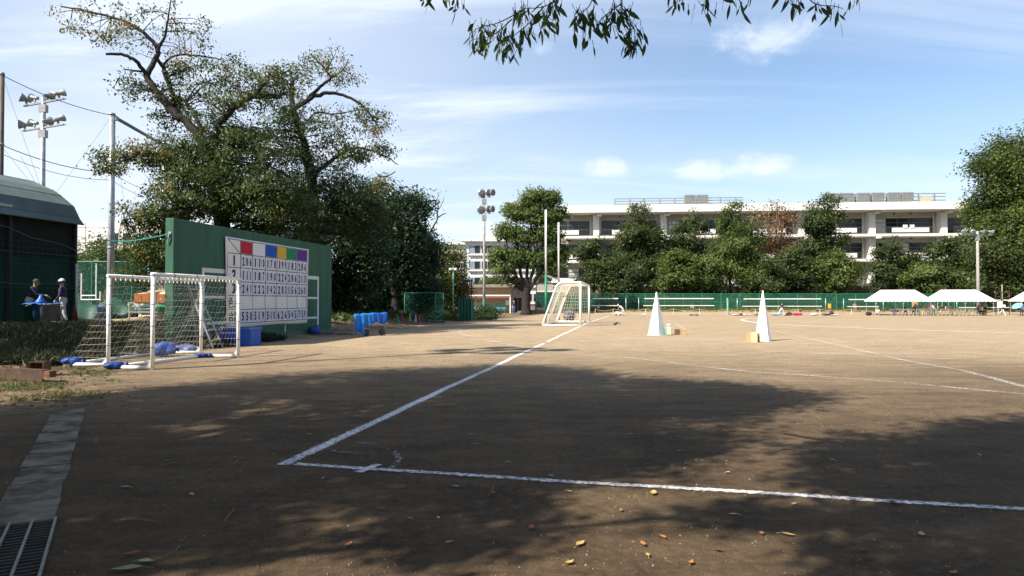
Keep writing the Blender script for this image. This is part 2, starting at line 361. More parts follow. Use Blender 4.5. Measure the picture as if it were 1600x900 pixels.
    bp = t.nodes.new('ShaderNodeBump'); bp.inputs['Strength'].default_value = .8; bp.inputs['Distance'].default_value = .03
    hgt = mth('ADD', mth('MULTIPLY', noise(7, 6, .7), .9), mth('MULTIPLY', noise(60, 4, .7), .45)); t.links.new(hgt, bp.inputs['Height']); t.links.new(bp.outputs[0], b.inputs['Normal'])
    return m
def axis(parts):
    out = []
    for a, b, n in parts: out += [a+(b-a)*i/n for i in range(n)]
    return out+[parts[-1][1]]
gx = axis([(-1500,-200,8),(-200,-40,24),(-40,-26,20),(-26,-6,70),(-6,30,40),(30,110,20),(110,1500,8)])
gy = axis([(-300,-20,8),(-20,2,12),(2,40,130),(40,130,90),(130,260,10),(260,2500,10)])
gm = MB(); nx = len(gx)
gm.v = [(x, y, gz(x,y)) for y in gy for x in gx]
gm.f = [(j*nx+i, j*nx+i+1, (j+1)*nx+i+1, (j+1)*nx+i) for j in range(len(gy)-1) for i in range(nx-1)]; gm.m = [0]*len(gm.f)
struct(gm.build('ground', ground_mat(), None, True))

# chalk lines, each a thin worn sheet a few millimetres over the dirt
def chalk_mat():
    m = bpy.data.materials.new('chalk'); m.use_nodes = True; t = m.node_tree; b = t.nodes['Principled BSDF']
    b.inputs['Base Color'].default_value = (.78,.77,.76,1); b.inputs['Roughness'].default_value = .95; b.inputs['Specular IOR Level'].default_value = .1
    co = t.nodes.new('ShaderNodeTexCoord'); at = t.nodes.new('ShaderNodeAttribute'); at.attribute_name = 'cover'
    n = t.nodes.new('ShaderNodeTexNoise'); n.inputs['Scale'].default_value = 26; n.inputs['Detail'].default_value = 8; n.inputs['Roughness'].default_value = .75; t.links.new(co.outputs['Object'], n.inputs[0])
    n3 = t.nodes.new('ShaderNodeTexNoise'); n3.inputs['Scale'].default_value = 1.3; n3.inputs['Detail'].default_value = 4; t.links.new(co.outputs['Object'], n3.inputs[0])
    ad = t.nodes.new('ShaderNodeMath'); ad.operation = 'ADD'; sc_n = t.nodes.new('ShaderNodeMath'); sc_n.operation = 'MULTIPLY_ADD'; t.links.new(n.outputs[0], sc_n.inputs[0]); sc_n.inputs[1].default_value = 2.3; sc_n.inputs[2].default_value = -.65; t.links.new(at.outputs['Fac'], ad.inputs[0]); t.links.new(sc_n.outputs[0], ad.inputs[1])
    ad2 = t.nodes.new('ShaderNodeMath'); ad2.operation = 'MULTIPLY_ADD'; t.links.new(n3.outputs[0], ad2.inputs[0]); ad2.inputs[1].default_value = .5; t.links.new(ad.outputs[0], ad2.inputs[2])
    r = t.nodes.new('ShaderNodeMapRange'); r.inputs[1].default_value = 1.0; r.inputs[2].default_value = 1.6; t.links.new(ad2.outputs[0], r.inputs[0])
    tr = t.nodes.new('ShaderNodeBsdfTransparent'); mx = t.nodes.new('ShaderNodeMixShader'); t.links.new(r.outputs[0], mx.inputs[0]); t.links.new(tr.outputs[0], mx.inputs[1]); t.links.new(b.outputs[0], mx.inputs[2])
    t.links.new(mx.outputs[0], t.nodes['Material Output'].inputs[0]); return m
chalk = chalk_mat(); _lz = [.006]
def chalk_line(pts, wd, cover, label=None):
    P = [V((p.x, p.y, 0)) for p in pts]; Q = []
    for a, b in zip(P, P[1:]):
        n = max(1, int((b-a).length/.35)) if (a.y < 25) else max(1, int((b-a).length/.8)); Q += [a+(b-a)*k/n for k in range(n)]
    Q.append(P[-1]); vs = []; at = []; cols = (-1.05,-.3,.3,1.05); cv = (-1.0, 0, 0, -1.0); z0 = _lz[0]; _lz[0] += .0016
    for i, p in enumerate(Q):
        t = (Q[min(i+1,len(Q)-1)]-Q[max(i-1,0)]).normalized(); s_ = V((t.y,-t.x,0)); wob = .006*math.sin(i*1.1)+.012*math.sin(i*.31)+random.uniform(-.004,.004)
        for c, a in zip(cols, cv):
            q = p+s_*(c*wd+wob); vs.append((q.x, q.y, gz(q.x,q.y)+z0+.00006*max(0,q.y))); at.append(cover+a*.9)
    m = MB(); m.add(vs, [(i*4+k, i*4+k+1, i*4+5+k, i*4+4+k) for i in range(len(Q)-1) for k in range(3)])
    o = m.build('field_line', chalk, None); a = o.data.attributes.new('cover', 'FLOAT', 'POINT'); a.data.foreach_set('value', at); struct(o); return o
def pxl(*ps): return [GT(*p) for p in ps]
corner = GP(445,725); gpost = GP(907,510); tdir = (gpost-corner).normalized()
chalk_line([corner-tdir*.05, corner+tdir*14.0, corner+tdir*17.4], .12, .66)
chalk_line([corner+tdir*18.2, gpost+tdir*20, gpost+tdir*45], .14, .62)
gdir = (GP(1600,798)-corner).normalized()
chalk_line([corner+gdir*.1, corner+gdir*5, corner+gdir*12], .085, .60)
chalk_line([GP(592,727), GP(580,732), GP(562,740)], .075, .6)
arc0 = math.atan2(gdir.y, gdir.x); arc1 = math.atan2(tdir.y, tdir.x)
chalk_line([corner+.98*V((math.cos(arc0+(arc1-arc0)*k/12), math.sin(arc0+(arc1-arc0)*k/12), 0)) for k in range(11)], .08, .22)
chalk_line([GP(520,706), GP(560,711)], .07, .28)
chalk_line(curve_pts(pxl((722,517),(719,522),(756,531),(819,544),(912,556),(987,561),(1144,579),(1350,595),(1600,618),(1750,629))), .15, .32)
chalk_line(pxl((869,546),(1256,554),(1600,553),(1800,553)), .14, .32)
chalk_line(pxl((1195,515),(1219,520),(1412,564),(1500,580),(1600,607),(1700,632)), .19, .32)
chalk_line(curve_pts(pxl((1185,498),(1163,499.5),(1160,501),(1178,504.5),(1210,507.5),(1350,514),(1600,522),(1760,527))), .22, .70)
chalk_line(pxl((1120,503.5),(1350,504.5),(1600,505.5)), .2, .5)
chalk_line(pxl((1205,512),(1225,513)), .1, .4)
chalk_line(pxl((1042,501),(1056,507),(1078,520)), .10, .40)
chalk_line(pxl((870,517),(930,518),(1018,520)), .08, .25)
chalk_line(pxl((700,517),(760,507),(850,501),(960,493)), .10, .38)
chalk_line(pxl((930,490.5),(1100,491.5),(1350,492.5),(1640,494.5)), .3, .62)
chalk_line(pxl((1420,500),(1600,503.5)), .1, .4)

# drain channel with concrete lids and a steel grating
dc0 = GP(80,900); dA = GP(40,903); dB = GP(112,640); dd = (V((-5.85,9.2,0))-V((-2.62,3.55,0))).normalized(); dn = V((dd.y,-dd.x,0))
o0 = V((-2.62,3.55,0)); ch = thing('drain_channel', 'worn concrete drain channel with a steel grating at its near end', 'drain', o0)
def chan(s, q, z=0): return o0+dd*s+dn*q+UP*z
s0 = 1.06; k = 0
while s0 < 5.9:
    ln = random.uniform(.56,.62); m = MB(); dz = random.uniform(-.008,.006); sk = random.uniform(-.012,.012)
    m.prism([(0,-.19),(ln-.014,-.19+sk),(ln-.014,.17+sk),(0,.17)], chan(s0,0,-.05+dz), dd, dn, UP, .062)
    bevel(m.build('concrete_lid', conc, ch), .008); s0 += ln
gr = MB()
for i in range(24): gr.bar(chan(-.35+i*.058,-.18,.004), chan(-.35+i*.058,.17,.004), .008, .022)
gr.build('grating_bars', mat('grate_iron', (.07,.065,.055), (.03,.028,.024), 9, .7), ch)
for q in (-.19,-.065,.055,.18): MB().bar(chan(-.4,q,.010), chan(1.04,q,.010), .014, .026).build('grating_rail', mat('grate_rail', (.20,.22,.19), (.11,.12,.10), 9, .6), ch)
MB().box(chan(.3,0,-.012), (1.5,.37,.012), (dd,dn,UP)).build('channel_floor', mat('drain_dark',(.02,.018,.015)), ch)

# ------------------------------------------------------------------ practice wall and score banner
WA = V((-9.95,20.3,0)); WN = E1.copy(); WT = E2.copy(); WL = 10.75; WH = 3.87
def wpt(s, z, o=0): return WA+WT*s+UP*z+WN*o
pw = thing('practice_wall', 'tall dark green concrete ball practice wall behind the score banner', 'wall', WA)
bevel(MB().box(wpt(WL/2, WH/2+.0, -.14), (WL, .28, WH), (WT, WN*-1, UP)).build('wall_slab', wall_green, pw), .02)
MB().box(wpt(WL/2, .10, .011), (WL-.02, .022, .2), (WT, WN*-1, UP)).build('plinth', mat('plinth_green', (.075,.15,.10), (.05,.11,.07), 3, .85, .2), pw)
lp = mat('goal_line_paint', (.66,.68,.66), (.45,.50,.48), 9, .7)
for a, b, wd in (((1.35,2.40),(9.47,2.40),.14), ((1.42,0.25),(1.42,2.33),.13), ((9.40,0.39),(9.40,2.33),.13), ((1.49,1.55),(9.33,1.55),.085), ((1.49,.72),(9.33,.72),.085), ((4.2,.22),(4.2,.67),.06), ((6.6,.22),(6.6,.67),.06)):
    if a[1] == b[1]: MB().box(wpt((a[0]+b[0])/2, a[1], .003), (b[0]-a[0], .006, wd), (WT, WN*-1, UP)).build('painted_line', lp, pw)
    else: MB().box(wpt(a[0], (a[1]+b[1])/2, .003), (wd, .006, b[1]-a[1]), (WT, WN*-1, UP)).build('painted_line', lp, pw)
hk = MB(); hk.box(wpt(-.012,3.42,-.12), (.02,.09,.09), (WT,WN,UP)); hk.tube([wpt(-.03,3.42,-.12), wpt(-.06,3.30,-.13), wpt(-.03,3.1,-.16)], .02, 6); hk.build('rope_hook', galv, pw)
MB().tube(curve_pts([wpt(-.04,3.40,-.14), wpt(-.1,3.28,-.7), wpt(0,3.2,-1.7), wpt(.1,3.3,-2.6)]), .018, 5).build('guy_rope', mat('teal_rope', (.03,.28,.24)), pw)

bn = thing('score_banner', 'white cloth score banner with coloured squares and number cards on the green wall', 'banner', wpt(5.4,.53,.05))
def bwave(s, z): return .035+.02*math.sin(s*2.1+z*.8)*(1-min(1,(3.57-z)/3))+.012*math.sin(s*5+z)
sh = MB(); sh.sheet(lambda u, v: wpt(2.50+5.87*u+.12*(1-v)*(1-u), .53+3.03*v-.02*math.sin(u*9)*(1-v), bwave(2.5+5.87*u, .53+3.03*v)), 48, 24)
sho = sh.build('sheet', cloth_w, bn, True); so_ = sho.modifiers.new('s', 'SOLIDIFY'); so_.thickness = .006
def bp_(s, z, o): return wpt(s, z, bwave(s,z)+o)
def patch(s0, s1, z0, z1, o, name, mt, par=bn, nu=4, nv=4):
    m = MB(); m.sheet(lambda u, v: bp_(s0+(s1-s0)*u, z0+(z1-z0)*v, o), nu, nv); return m.build(name, mt, par, True)
cs = [2.66]+[3.41+.807*i for i in range(7)]; rz = [3.50,3.03,2.555,2.08,1.61,1.135,.665]
cols6 = [('red',(.42,.014,.03)),('white',(.70,.70,.74)),('blue',(.012,.075,.40)),('yellow',(.58,.40,.02)),('green',(.008,.21,.09)),('purple',(.10,.025,.25))]
for i, (n, c) in enumerate(cols6):
    o = patch(cs[i+1]+.02, cs[i+2]-.02, rz[1]+.02, rz[0]-.02, .008, 'colour_square', mat('square_'+n, c, tuple(x*.9 for x in c), 3, .8)); o['label'] = n+' team square in the banner header row'
gl = MB()
def bline(s0, z0, s1, z1, wd=.02, o=.012):
    n = 16; a = V((s1-s0, z1-z0, 0)); a.normalize(); q = V((-a.y, a.x, 0))*wd/2
    pts = [(s0+(s1-s0)*k/n, z0+(z1-z0)*k/n) for k in range(n+1)]
    gl.add([bp_(p[0]+sg*q.x, p[1]+sg*q.y, o) for p in pts for sg in (-1,1)], [(2*k,2*k+1,2*k+3,2*k+2) for k in range(n)])
for z in rz: bline(cs[0], z, cs[7], z)
for s_ in cs[1:]: bline(s_, rz[6], s_, rz[0], o=.014)
bline(cs[0]-.04, 1.9, cs[0]-.02, 3.0, .02); bline(cs[0], rz[0], cs[1], rz[1], o=.016)
gl.build('ruled_lines', ink, bn)
dg_ = None
def text_mesh(body, sx, sz, bold=0):
    c = bpy.data.curves.new('t', 'FONT'); c.body = body; c.align_x = 'CENTER'; c.align_y = 'CENTER'; c.resolution_u = 3; c.offset = bold
    o = bpy.data.objects.new('t', c); COL.objects.link(o); d = bpy.context.evaluated_depsgraph_get(); me = bpy.data.meshes.new_from_object(o.evaluated_get(d))
    xs = [v.co.x for v in me.vertices]; ys = [v.co.y for v in me.vertices]; x0, x1, y0, y1 = min(xs), max(xs), min(ys), max(ys)
    vs = [((v.co.x-(x0+x1)/2)/(y1-y0), (v.co.y-(y0+y1)/2)/(y1-y0)) for v in me.vertices]; fs = [tuple(p.vertices) for p in me.polygons]
    bpy.data.objects.remove(o); bpy.data.curves.remove(c); return vs, fs, (x1-x0)/(y1-y0)
TM = {}
def put_text(body, sc_, zc, h, wmax, mt, par, o=.018, bold=.02, name='lettering'):
    if body not in TM: TM[body] = text_mesh(body, 1, 1, bold)
    vs, fs, asp = TM[body]; kx = h if wmax is None else min(h, wmax/asp) if wmax > 0 else -wmax/asp
    m = MB(); m.add([bp_(sc_+x*kx, zc+y*h, o) for x, y in vs], fs); return m.build(name, mt, par)
cardm = mat('number_card', (.70,.70,.78), (.62,.62,.71), 3, .8); navy = mat('digit_ink', (.018,.018,.045), None, 4, .7)
rows = [['206','110','178','199','183','286'],['111','187','190','224','206','213'],['241','222','142','203','156','260'],None,['558','519','510','626','545','759']]
for r, row in enumerate(rows):
    if not row: continue
    for c, num in enumerate(row):
        s0, s1, z1, z0 = cs[c+1]+.035, cs[c+2]-.03, rz[r+1]-.035, rz[r+2]+.03
        cm = MB()
        for q in range(3):
            a = s0+(s1-s0)*(q+.03)/3; b = s0+(s1-s0)*(q+.97)/3; dz = random.uniform(-.012,.012)
            cm.sheet(lambda u, v: bp_(a+(b-a)*u, z0+dz+(z1-z0)*v, .017+.004*q), 2, 2)
        po = cm.build('number_cards', cardm, bn)
        for q, ch_ in enumerate(num): put_text(ch_, s0+(s1-s0)*(q+.5)/3, (z0+z1)/2, .31, .12 if ch_ != '1' else .055, navy, po, .031, .035, 'digit')
for r, body in ((0,'1'),(1,'2'),(2,'3'),(3,'色決'),(4,'合計')):
    zc = (rz[r+1]+rz[r+2])/2; h = .34 if r < 3 else .37
    put_text(body, (cs[0]+cs[1])/2, zc, h, (.10 if r == 0 else .26 if r == 1 else .2) if r < 3 else .68, ink, bn, .02, .03 if r < 3 else .012)

# ------------------------------------------------------------------ the two small goals
def small_goal(P0, P1, depth, ht, label):
    P0 = V((P0.x,P0.y,0)); P1 = V((P1.x,P1.y,0)); t = (P1-P0).normalized(); bk = V((-t.y,t.x,0)); r = .042
    if bk.x > 0: bk = -bk
    g = thing('small_goal', label, 'goal', (P0+P1)/2, 'small goals by the practice wall')
    for P in (P0, P1):
        MB().tube([P+UP*.0, P+UP*(ht-r)], r, 12).build('post', white_paint, g, True)
        MB().prism([(0,.02),(.16,.02),(0,.2)], P+V((0,0,.03))-t*.015, bk, UP, t, .03).build('gusset', white_paint, g)
        MB().tube([P+bk*.03+UP*.045, P+bk*depth+UP*.045], r*.9, 10).build('side_ground_bar', white_paint, g, True)
    MB().tube([P0+UP*ht-t*.04, P1+UP*ht+t*.04], r, 12).build('crossbar', white_paint, g, True)
    MB().tube([P0+bk*depth+UP*.045-t*.04, P1+bk*depth+UP*.045+t*.04], r*.9, 10).build('rear_ground_bar', white_paint, g, True)
    Lx = (P1-P0).length; n = MB()
    def back(u, v):
        sag = math.sin(math.pi*v)*.10+.10*math.sin(u*7+v*3)*v*(1-v)*2
        return P0+t*Lx*u+UP*(ht-.05-(ht-.1)*v**.92+random.uniform(-.02,.02))+bk*(depth*(v**1.25)*.96+.02-sag*.5+random.uniform(-.02,.02))+t*(random.uniform(-.025,.025)+.05*math.sin(v*6+u*4))
    n.net(back, 22, 13, .0027)
    for P, sg in ((P0,1),(P1,-1)):
        def sidef(u, v): return P+UP*(ht-.1-(ht-.16)*v)+bk*(u*(depth*.94*v**1.25)+.02)+t*sg*.03*math.sin(u*3+v*5)
        n.net(sidef, 7, 13, .0027)
    n.build('net', rope_w, g)
    kt = MB()
    for i in range(22):
        p = P0+t*Lx*(i+.5)/22+UP*(ht-.07)+bk*.02; kt.ball(p, .018, 6, 4, (1,1,1.8))
    kt.build('net_ties', white_paint, g)
    bd = MB()
    for P in (P0,P1):
        for z in (.45,.9,1.35,1.75): bd.lathe([(r+.003,z),(r+.003,z+.012)], P, UP, 12)
    for q in (.2,.45,.7): bd.tube([P0+t*Lx*q+UP*ht, P0+t*(Lx*q+.02)+UP*ht], r+.004, 12)
    bd.build('tape_band', dark_metal, g); return g
small_goal(GP(169,573), GP(314,553), .98, 1.97, 'white small goal standing behind its twin, its side nearest the grassy bank')
small_goal(GP(238,578), GP(372,559), .95, 1.98, 'white small goal in front of its twin, nearest the open field')
def sandbag(p, yaw, l, label, mt=blue_tarp, hgt=.21, wd=.26, name='sandbag', group='blue sandbags holding down the goals', cat='sandbag'):
    X = V((math.cos(yaw), math.sin(yaw), 0)); Y = V((-X.y, X.x, 0)); m = MB(); st = random.getstate(); random.seed(int(abs(p.x*1000)))
    def f(u, v):
        a = 2*math.pi*u; b = math.pi*v; q = 1+.12*math.sin(3*a+2*b+l*9)+.10*math.sin(7*b+a*2)+random.uniform(-.05,.05)
        sx = math.sin(b)**.6
        return V(p)+X*(-math.cos(b)*l/2)+Y*(math.cos(a)*wd/2*sx*q)+UP*(hgt*.46+math.sin(a)*hgt*.5*sx*q*(1 if math.sin(a) > 0 else .85))
    m.sheet(f, 20, 14); o = m.build(name, mt, None, True, org=p); random.setstate(st)
    tie = MB(); tie.lathe([(.04,0),(.055,.05),(.07,.09)], V(p)+X*(l/2-.03)+UP*hgt*.45, X, 8); tie.build('tied_neck', mt, o, True)
    return tag(o, label, cat, group)
sandbag(GP(112,572), .1, .42, 'blue sandbag at the rear corner of the goal by the grassy bank')
sandbag(GP(178,577), .25, .40, 'blue sandbag on the ground bar between the two near goal posts', hgt=.17, wd=.24)
sandbag(GP(314,559), .3, .34, 'small blue sandbag at the foot of the far goal post', hgt=.12, wd=.22)
sandbag(GP(256,557), .6, .58, 'fat pale blue sack slumped inside the goals', mat('faded_blue_tarp', (.09,.16,.42), (.03,.07,.30), 5, .5, .4, 16), .38, .42, cat='sack')
sandbag(GP(289,551), .1, .62, 'flat blue grey sack lying under the stepladder', mat('grey_blue_tarp', (.13,.18,.34), (.06,.09,.24), 5, .5, .4, 16), .24, .36, cat='sack')
sandbag(GP(492,524), 1.2, .55, 'blue bag propped at the end of the practice wall', blue_tarp, .42, .4, cat='sack')

# blue box, stepladder
bb = GP(366,541)+V((.0,.35,0)); bt = thing('storage_tub', 'big blue plastic tub below the banner, half behind the goal net', 'tub', bb)
bl = mat('blue_plastic', (.012,.085,.42), (.008,.06,.33), 3, .4)
X_ = V((.97,-.1,0)).normalized(); Y_ = V((.1,.97,0)).normalized(); m = MB(); Wd_, Dp, Ht = 1.12, .72, .56
for q, d, sz in ((X_*0+Y_*Dp/2,0,(Wd_,.03,Ht)), (-Y_*Dp/2,0,(Wd_,.03,Ht)), (X_*Wd_/2,1,(.03,Dp-.03,Ht)), (-X_*Wd_/2,1,(.03,Dp-.03,Ht))): m.box(bb+q+UP*Ht/2, sz, (X_,Y_,UP))
m.box(bb+UP*.03, (Wd_-.03,Dp-.03,.03), (X_,Y_,UP)); m.build('tub_body', bl, bt)
m = MB()
for sg in (-1,1): m.box(bb+Y_*sg*(Dp/2+.01)+UP*(Ht-.0), (Wd_+.08,.06,.05), (X_,Y_,UP)); m.box(bb+X_*sg*(Wd_/2+.01)+UP*(Ht+.0), (.06,Dp-.04,.046), (X_,Y_,UP))
m.build('rim', mat('blue_plastic_rim', (.05,.16,.55), (.03,.12,.45), 3, .4), bt)
ld = thing('stepladder', 'folded aluminium stepladder leaning on the green wall inside the goal view', 'ladder', wpt(1.0,0,.8))
for k, (sA, oA, zT) in enumerate(((.62,.75,2.05),(1.0,.95,2.05))):
    pass
lb = [wpt(.55,0,.95), wpt(.98,0,1.0)]; lt = [wpt(.45,2.02,.10), wpt(.78,2.02,.10)]
for a, b in zip(lb, lt): MB().bar(a, b, .05, .028, WT).build('rail', galv, ld)
for k in range(6):
    q = (k+.8)/6.6; MB().bar(lb[0].lerp(lt[0],q), lb[1].lerp(lt[1],q), .07, .025).build('step', galv, ld)
MB().box((lt[0]+lt[1])/2+WN*.05+UP*.02, (.36,.12,.05), (WT,WN,UP)).build('top_cap', mat('ladder_red',(.45,.05,.05)), ld)
lb2 = [wpt(.75,0,.30), wpt(1.45,0,.34)]
for a, b in zip(lb2, lt): MB().bar(a, b+WN*.06, .035, .022, WT).build('rear_leg', galv, ld)
for q in (.3,.6): MB().bar(lb2[0].lerp(lt[0]+WN*.06,q), lb2[1].lerp(lt[1]+WN*.06,q), .025, .02).build('rear_brace', galv, ld)

# trolley with tarps
tp = GP(520,526); tr = thing('equipment_trolley', 'grey flat steel trolley lying past the end of the practice wall', 'trolley', tp)
a = GP(496,522.5); b = GP(553,526); c = GP(553,522); 
MB().prism([(0,0),(1.55,-.35),(1.7,.25),(.1,.5)], a+UP*.05, V((1,0,0)), V((0,1,0)), UP, .05).build('deck', grey_metal, tr)
up0 = GP(553,526)+V((0,.1,0))
MB().bar(up0, up0+UP*.86, .06).build('upright', grey_metal, tr)
MB().bar(up0+V((1.05,.9,0)), up0+V((1.05,.9,.9)), .05).build('upright', grey_metal, tr)
MB().bar(up0+UP*.86, up0+V((1.05,.9,.9)), .05).build('top_rail', grey_metal, tr)
MB().bar(up0+V((0,.02,.62)), up0+V((-.85,.1,.08)), .045).build('brace', grey_metal, tr)
for q in (V((.4,.3,0)), V((.95,.75,0))):
    whl = MB(); whl.lathe([(.12,-.025),(.14,-.02),(.14,.02),(.12,.025)], up0+q+UP*.14, V((.65,-.75,0)), 16); whl.build('wheel', dark_metal, tr, True)
def tarp(label, q0, q1, drop, fold, mt):
    A = up0+V((1.05,.9,.04))*q0+UP*.90; B = up0+V((1.05,.9,.04))*q1+UP*.90; n_ = V((.65,-.75,0)).normalized(); m = MB()
    def f(u, v):
        p = A.lerp(B, u); w_ = .05*math.sin(u*fold+v*1.5)+.03*math.sin(u*fold*2.3)
        if v < .3: return p+n_*(-.12+.5*v)+UP*(-.10*(1-v/.3)**2+.01*math.sin(u*9))
        t = (v-.3)/.7; return p+n_*(.05+w_*t+.03)+UP*(-drop*t*(1+.14*math.sin(u*5+fold))+.0)
    m.sheet(f, 26, 14); o = m.build('folded_tarp', mt, None, True, org=up0+UP*.8); s_ = o.modifiers.new('s','SOLIDIFY'); s_.thickness = .012
    return tag(o, label, 'tarp', 'blue tarps hung on the trolley')
tarp('bright blue tarp hanging almost to the ground on the trolley', -.02, .30, .80, 9, sky_tarp)
tarp('bright blue tarp strip in the middle of the trolley rail', .22, .62, .46, 12, mat('azure_tarp', (.02,.22,.60), (.01,.16,.48), 6, .5, .3, 14))
tarp('bright blue tarp bunched at the far end of the trolley rail', .54, 1.05, .40, 17, mat('deep_blue_tarp', (.012,.13,.55), (.01,.09,.42), 6, .5, .3, 14))

# coloured road cones standing or stacked in the shade
def cone(p, h, c, label, lean=(0,0), base=True, nm='traffic_cone'):
    mt = mat('cone_'+'_'.join('%d' % (x*100) for x in c), c, tuple(x*.75 for x in c), 6, .55)
    t = thing(nm, label, 'cone', p, 'coloured cones in the shade by the net cart'); ax = V((lean[0], lean[1], 1)).normalized(); r = h*.21
    MB().lathe([(r,.0),(r*.98,.03),(r*.18,h-.01),(r*.12,h)], V(p)+UP*.03, ax, 16).build('cone_body', mt, t, True)
    bo = MB(); bo.box(V(p)+UP*.016, (h*.56,h*.56,.03)); bo.build('base', mt, t)
    return t
for px, py, h, c, lb_, ln in ((615,506,.62,(.50,.03,.04),'red cone leaning to one side, first in the row',(.22,.05)), (621,508,.62,(.01,.24,.10),'green cone right beside the leaning red cone',(.0,0)),
        (628,507,.64,(.30,.02,.06),'dark red cone third in the row',(0,0)), (633,507,.4,(.42,.03,.10),'low crimson cone in front of the row',(0,0)), (640,506,.62,(.48,.34,.03),'yellow cone in the middle of the row',(.05,0)),
        (645,505,.70,(.015,.05,.28),'dark blue tall cone beside the yellow cone',(0,0)), (649,506,.52,(.5,.52,.52),'pale grey cone between blue cones',(.06,0)), (655,506,.55,(.40,.02,.10),'pink red cone nearest the net cart',(0,0))):
    cone(GP(px,py), h, c, lb_, ln)

# wheeled green net frame
nc = GP(664,507); nf = thing('wheeled_net_frame', 'dark green ball net frame on wheels under the trees', 'net frame', nc)
fA = GP(632,504); fB = GP(680,505.5); fD = fB+V((.3,2.2,0)); fC = fA+V((.3,2.2,0)); hh = 1.95
for p in (fA,fB,fC,fD): MB().tube([p, p+UP*hh], .025, 8).build('upright', green_paint, nf, True)
for p, q in ((fA,fB),(fB,fD),(fC,fD),(fA,fC)): MB().tube([p+UP*hh, q+UP*hh], .022, 8).build('top_rail', green_paint, nf, True); MB().tube([p+UP*.12, q+UP*.12], .022, 8).build('base_rail', green_paint, nf, True)
for p, q in ((fA,fB),(fB,fD),(fC,fD)): m = MB(); m.sheet(lambda u, v: p.lerp(q,u)+UP*(.1+(hh-.1)*v)+V((0,-.02-.05*math.sin(u*5)*v*(1-v),0)), 8, 6); m.build('netting', mat('thin_green_net', (.006,.07,.045), (.004,.05,.03), .8, .9, trans=.62), nf)
MB().bar(fB+UP*.12, GP(693,506)+UP*.14, .05).build('axle_arm', dark_metal, nf)
for p in (GP(693,506.5)+UP*.10, fB+V((-.5,0,.09))): MB().lathe([(.07,-.03),(.09,-.02),(.09,.02),(.07,.03)], p, V((1,.2,0)), 12).build('wheel', dark_metal, nf, True)

# ------------------------------------------------------------------ green shed on the bank
SH = V((-19.0,30.0,.55)); sd = thing('batting_cage_shed', 'dark green netted batting shed with grey curved roof on the bank', 'shed', SH)
def shp(s, b, z): return V((SH.x, SH.y, 0))-E2*s-E1*b+UP*z       # s towards the camera, b inwards, z up
prof = [(-.25,4.72),(0,5.0),(.30,5.55),(.9,6.0),(1.35,6.28),(2.3,6.68),(3.8,6.97),(5.3,6.68),(6.7,6.0),(7.3,5.5),(7.6,5.0),(7.85,4.72)]
roofm = mat('shed_roof', (.15,.185,.178), (.115,.148,.142), 1.5, .9, .05, spec=.1); SL = 15
for i in range(len(prof)-1):
    (b0,z0),(b1,z1) = prof[i], prof[i+1]; n_ = (shp(0,b1,z1)-shp(0,b0,z0)).cross(E2).normalized()
    if n_.z < 0: n_ = -n_
    m = MB(); q = .05+.012*(i%2)
    m.add([shp(-.2,b0,z0), shp(SL,b0,z0), shp(SL,b1,z1), shp(-.2,b1,z1)]+[p+n_*q for p in (shp(-.2,b0,z0), shp(SL,b0,z0), shp(SL,b1,z1), shp(-.2,b1,z1))], [(0,1,2,3),(7,6,5,4),(0,4,5,1),(1,5,6,2),(2,6,7,3),(3,7,4,0)])
    m.build('roof_sheet', roofm, sd)
dk = mat('shed_black_sheet', (.010,.016,.014), (.006,.010,.009), 2, .8); dg2 = mat('shed_green_sheet', (.010,.060,.042), (.006,.040,.028), 1.2, .85, .2, 6)
m = MB(); m.sheet(lambda u, v: shp(SL*u, .05+.03*math.sin(u*60)*(1-v), 3.35+1.6*v), 60, 4); m.build('upper_screen', dk, sd, True)
m = MB(); m.sheet(lambda u, v: shp(SL*u, .12+.05*math.sin(u*47)*(1-v), .5+2.85*v), 60, 6); m.build('lower_screen', dg2, sd, True)
gab = MB(); gab.prism([(b,z) for b, z in prof[1:-1]]+[(7.6,.4),(0,.4)], shp(-.02,0,0), -E1, UP, E2, .05); gab.build('gable_sheet', dk, sd)
for s_ in (0,3.2,6.4,9.6): MB().bar(shp(s_,-.03,.4), shp(s_,-.03,4.95), .11).build('post', dark_metal, sd)
for z in (1.95,3.36,4.9): MB().bar(shp(-.1,-.05,z), shp(SL,-.05,z), .05).build('rail', dark_metal, sd)
MB().tube([shp(SL*k/20, -.12, 2.05+.10*abs(math.sin(k*.9))) for k in range(21)], .015, 5).build('lashing_rope', mat('pale_rope', (.10,.13,.10)), sd)
MB().tube([shp(8-8*k/14, -.14, 4.95-1.35*(k/14)**1.1-.06*math.sin(k*1.4)) for k in range(15)], .018, 5).build('slack_rope', mat('pale_rope', (.10,.13,.10)), sd)
m = MB(); m.net(lambda u, v: shp(9*u, -.16-.1*math.sin(u*9)*v*(1-v), .6+3.2*v), 40, 14, .003); m.build('hanging_net', mat('teal_net', (.02,.16,.11)), sd)
MB().bar(shp(5.0,-.5,5.05), shp(4.0,-.9,4.98), .22, .1).build('lamp_bracket', mat('cream_metal', (.55,.55,.45)), sd)

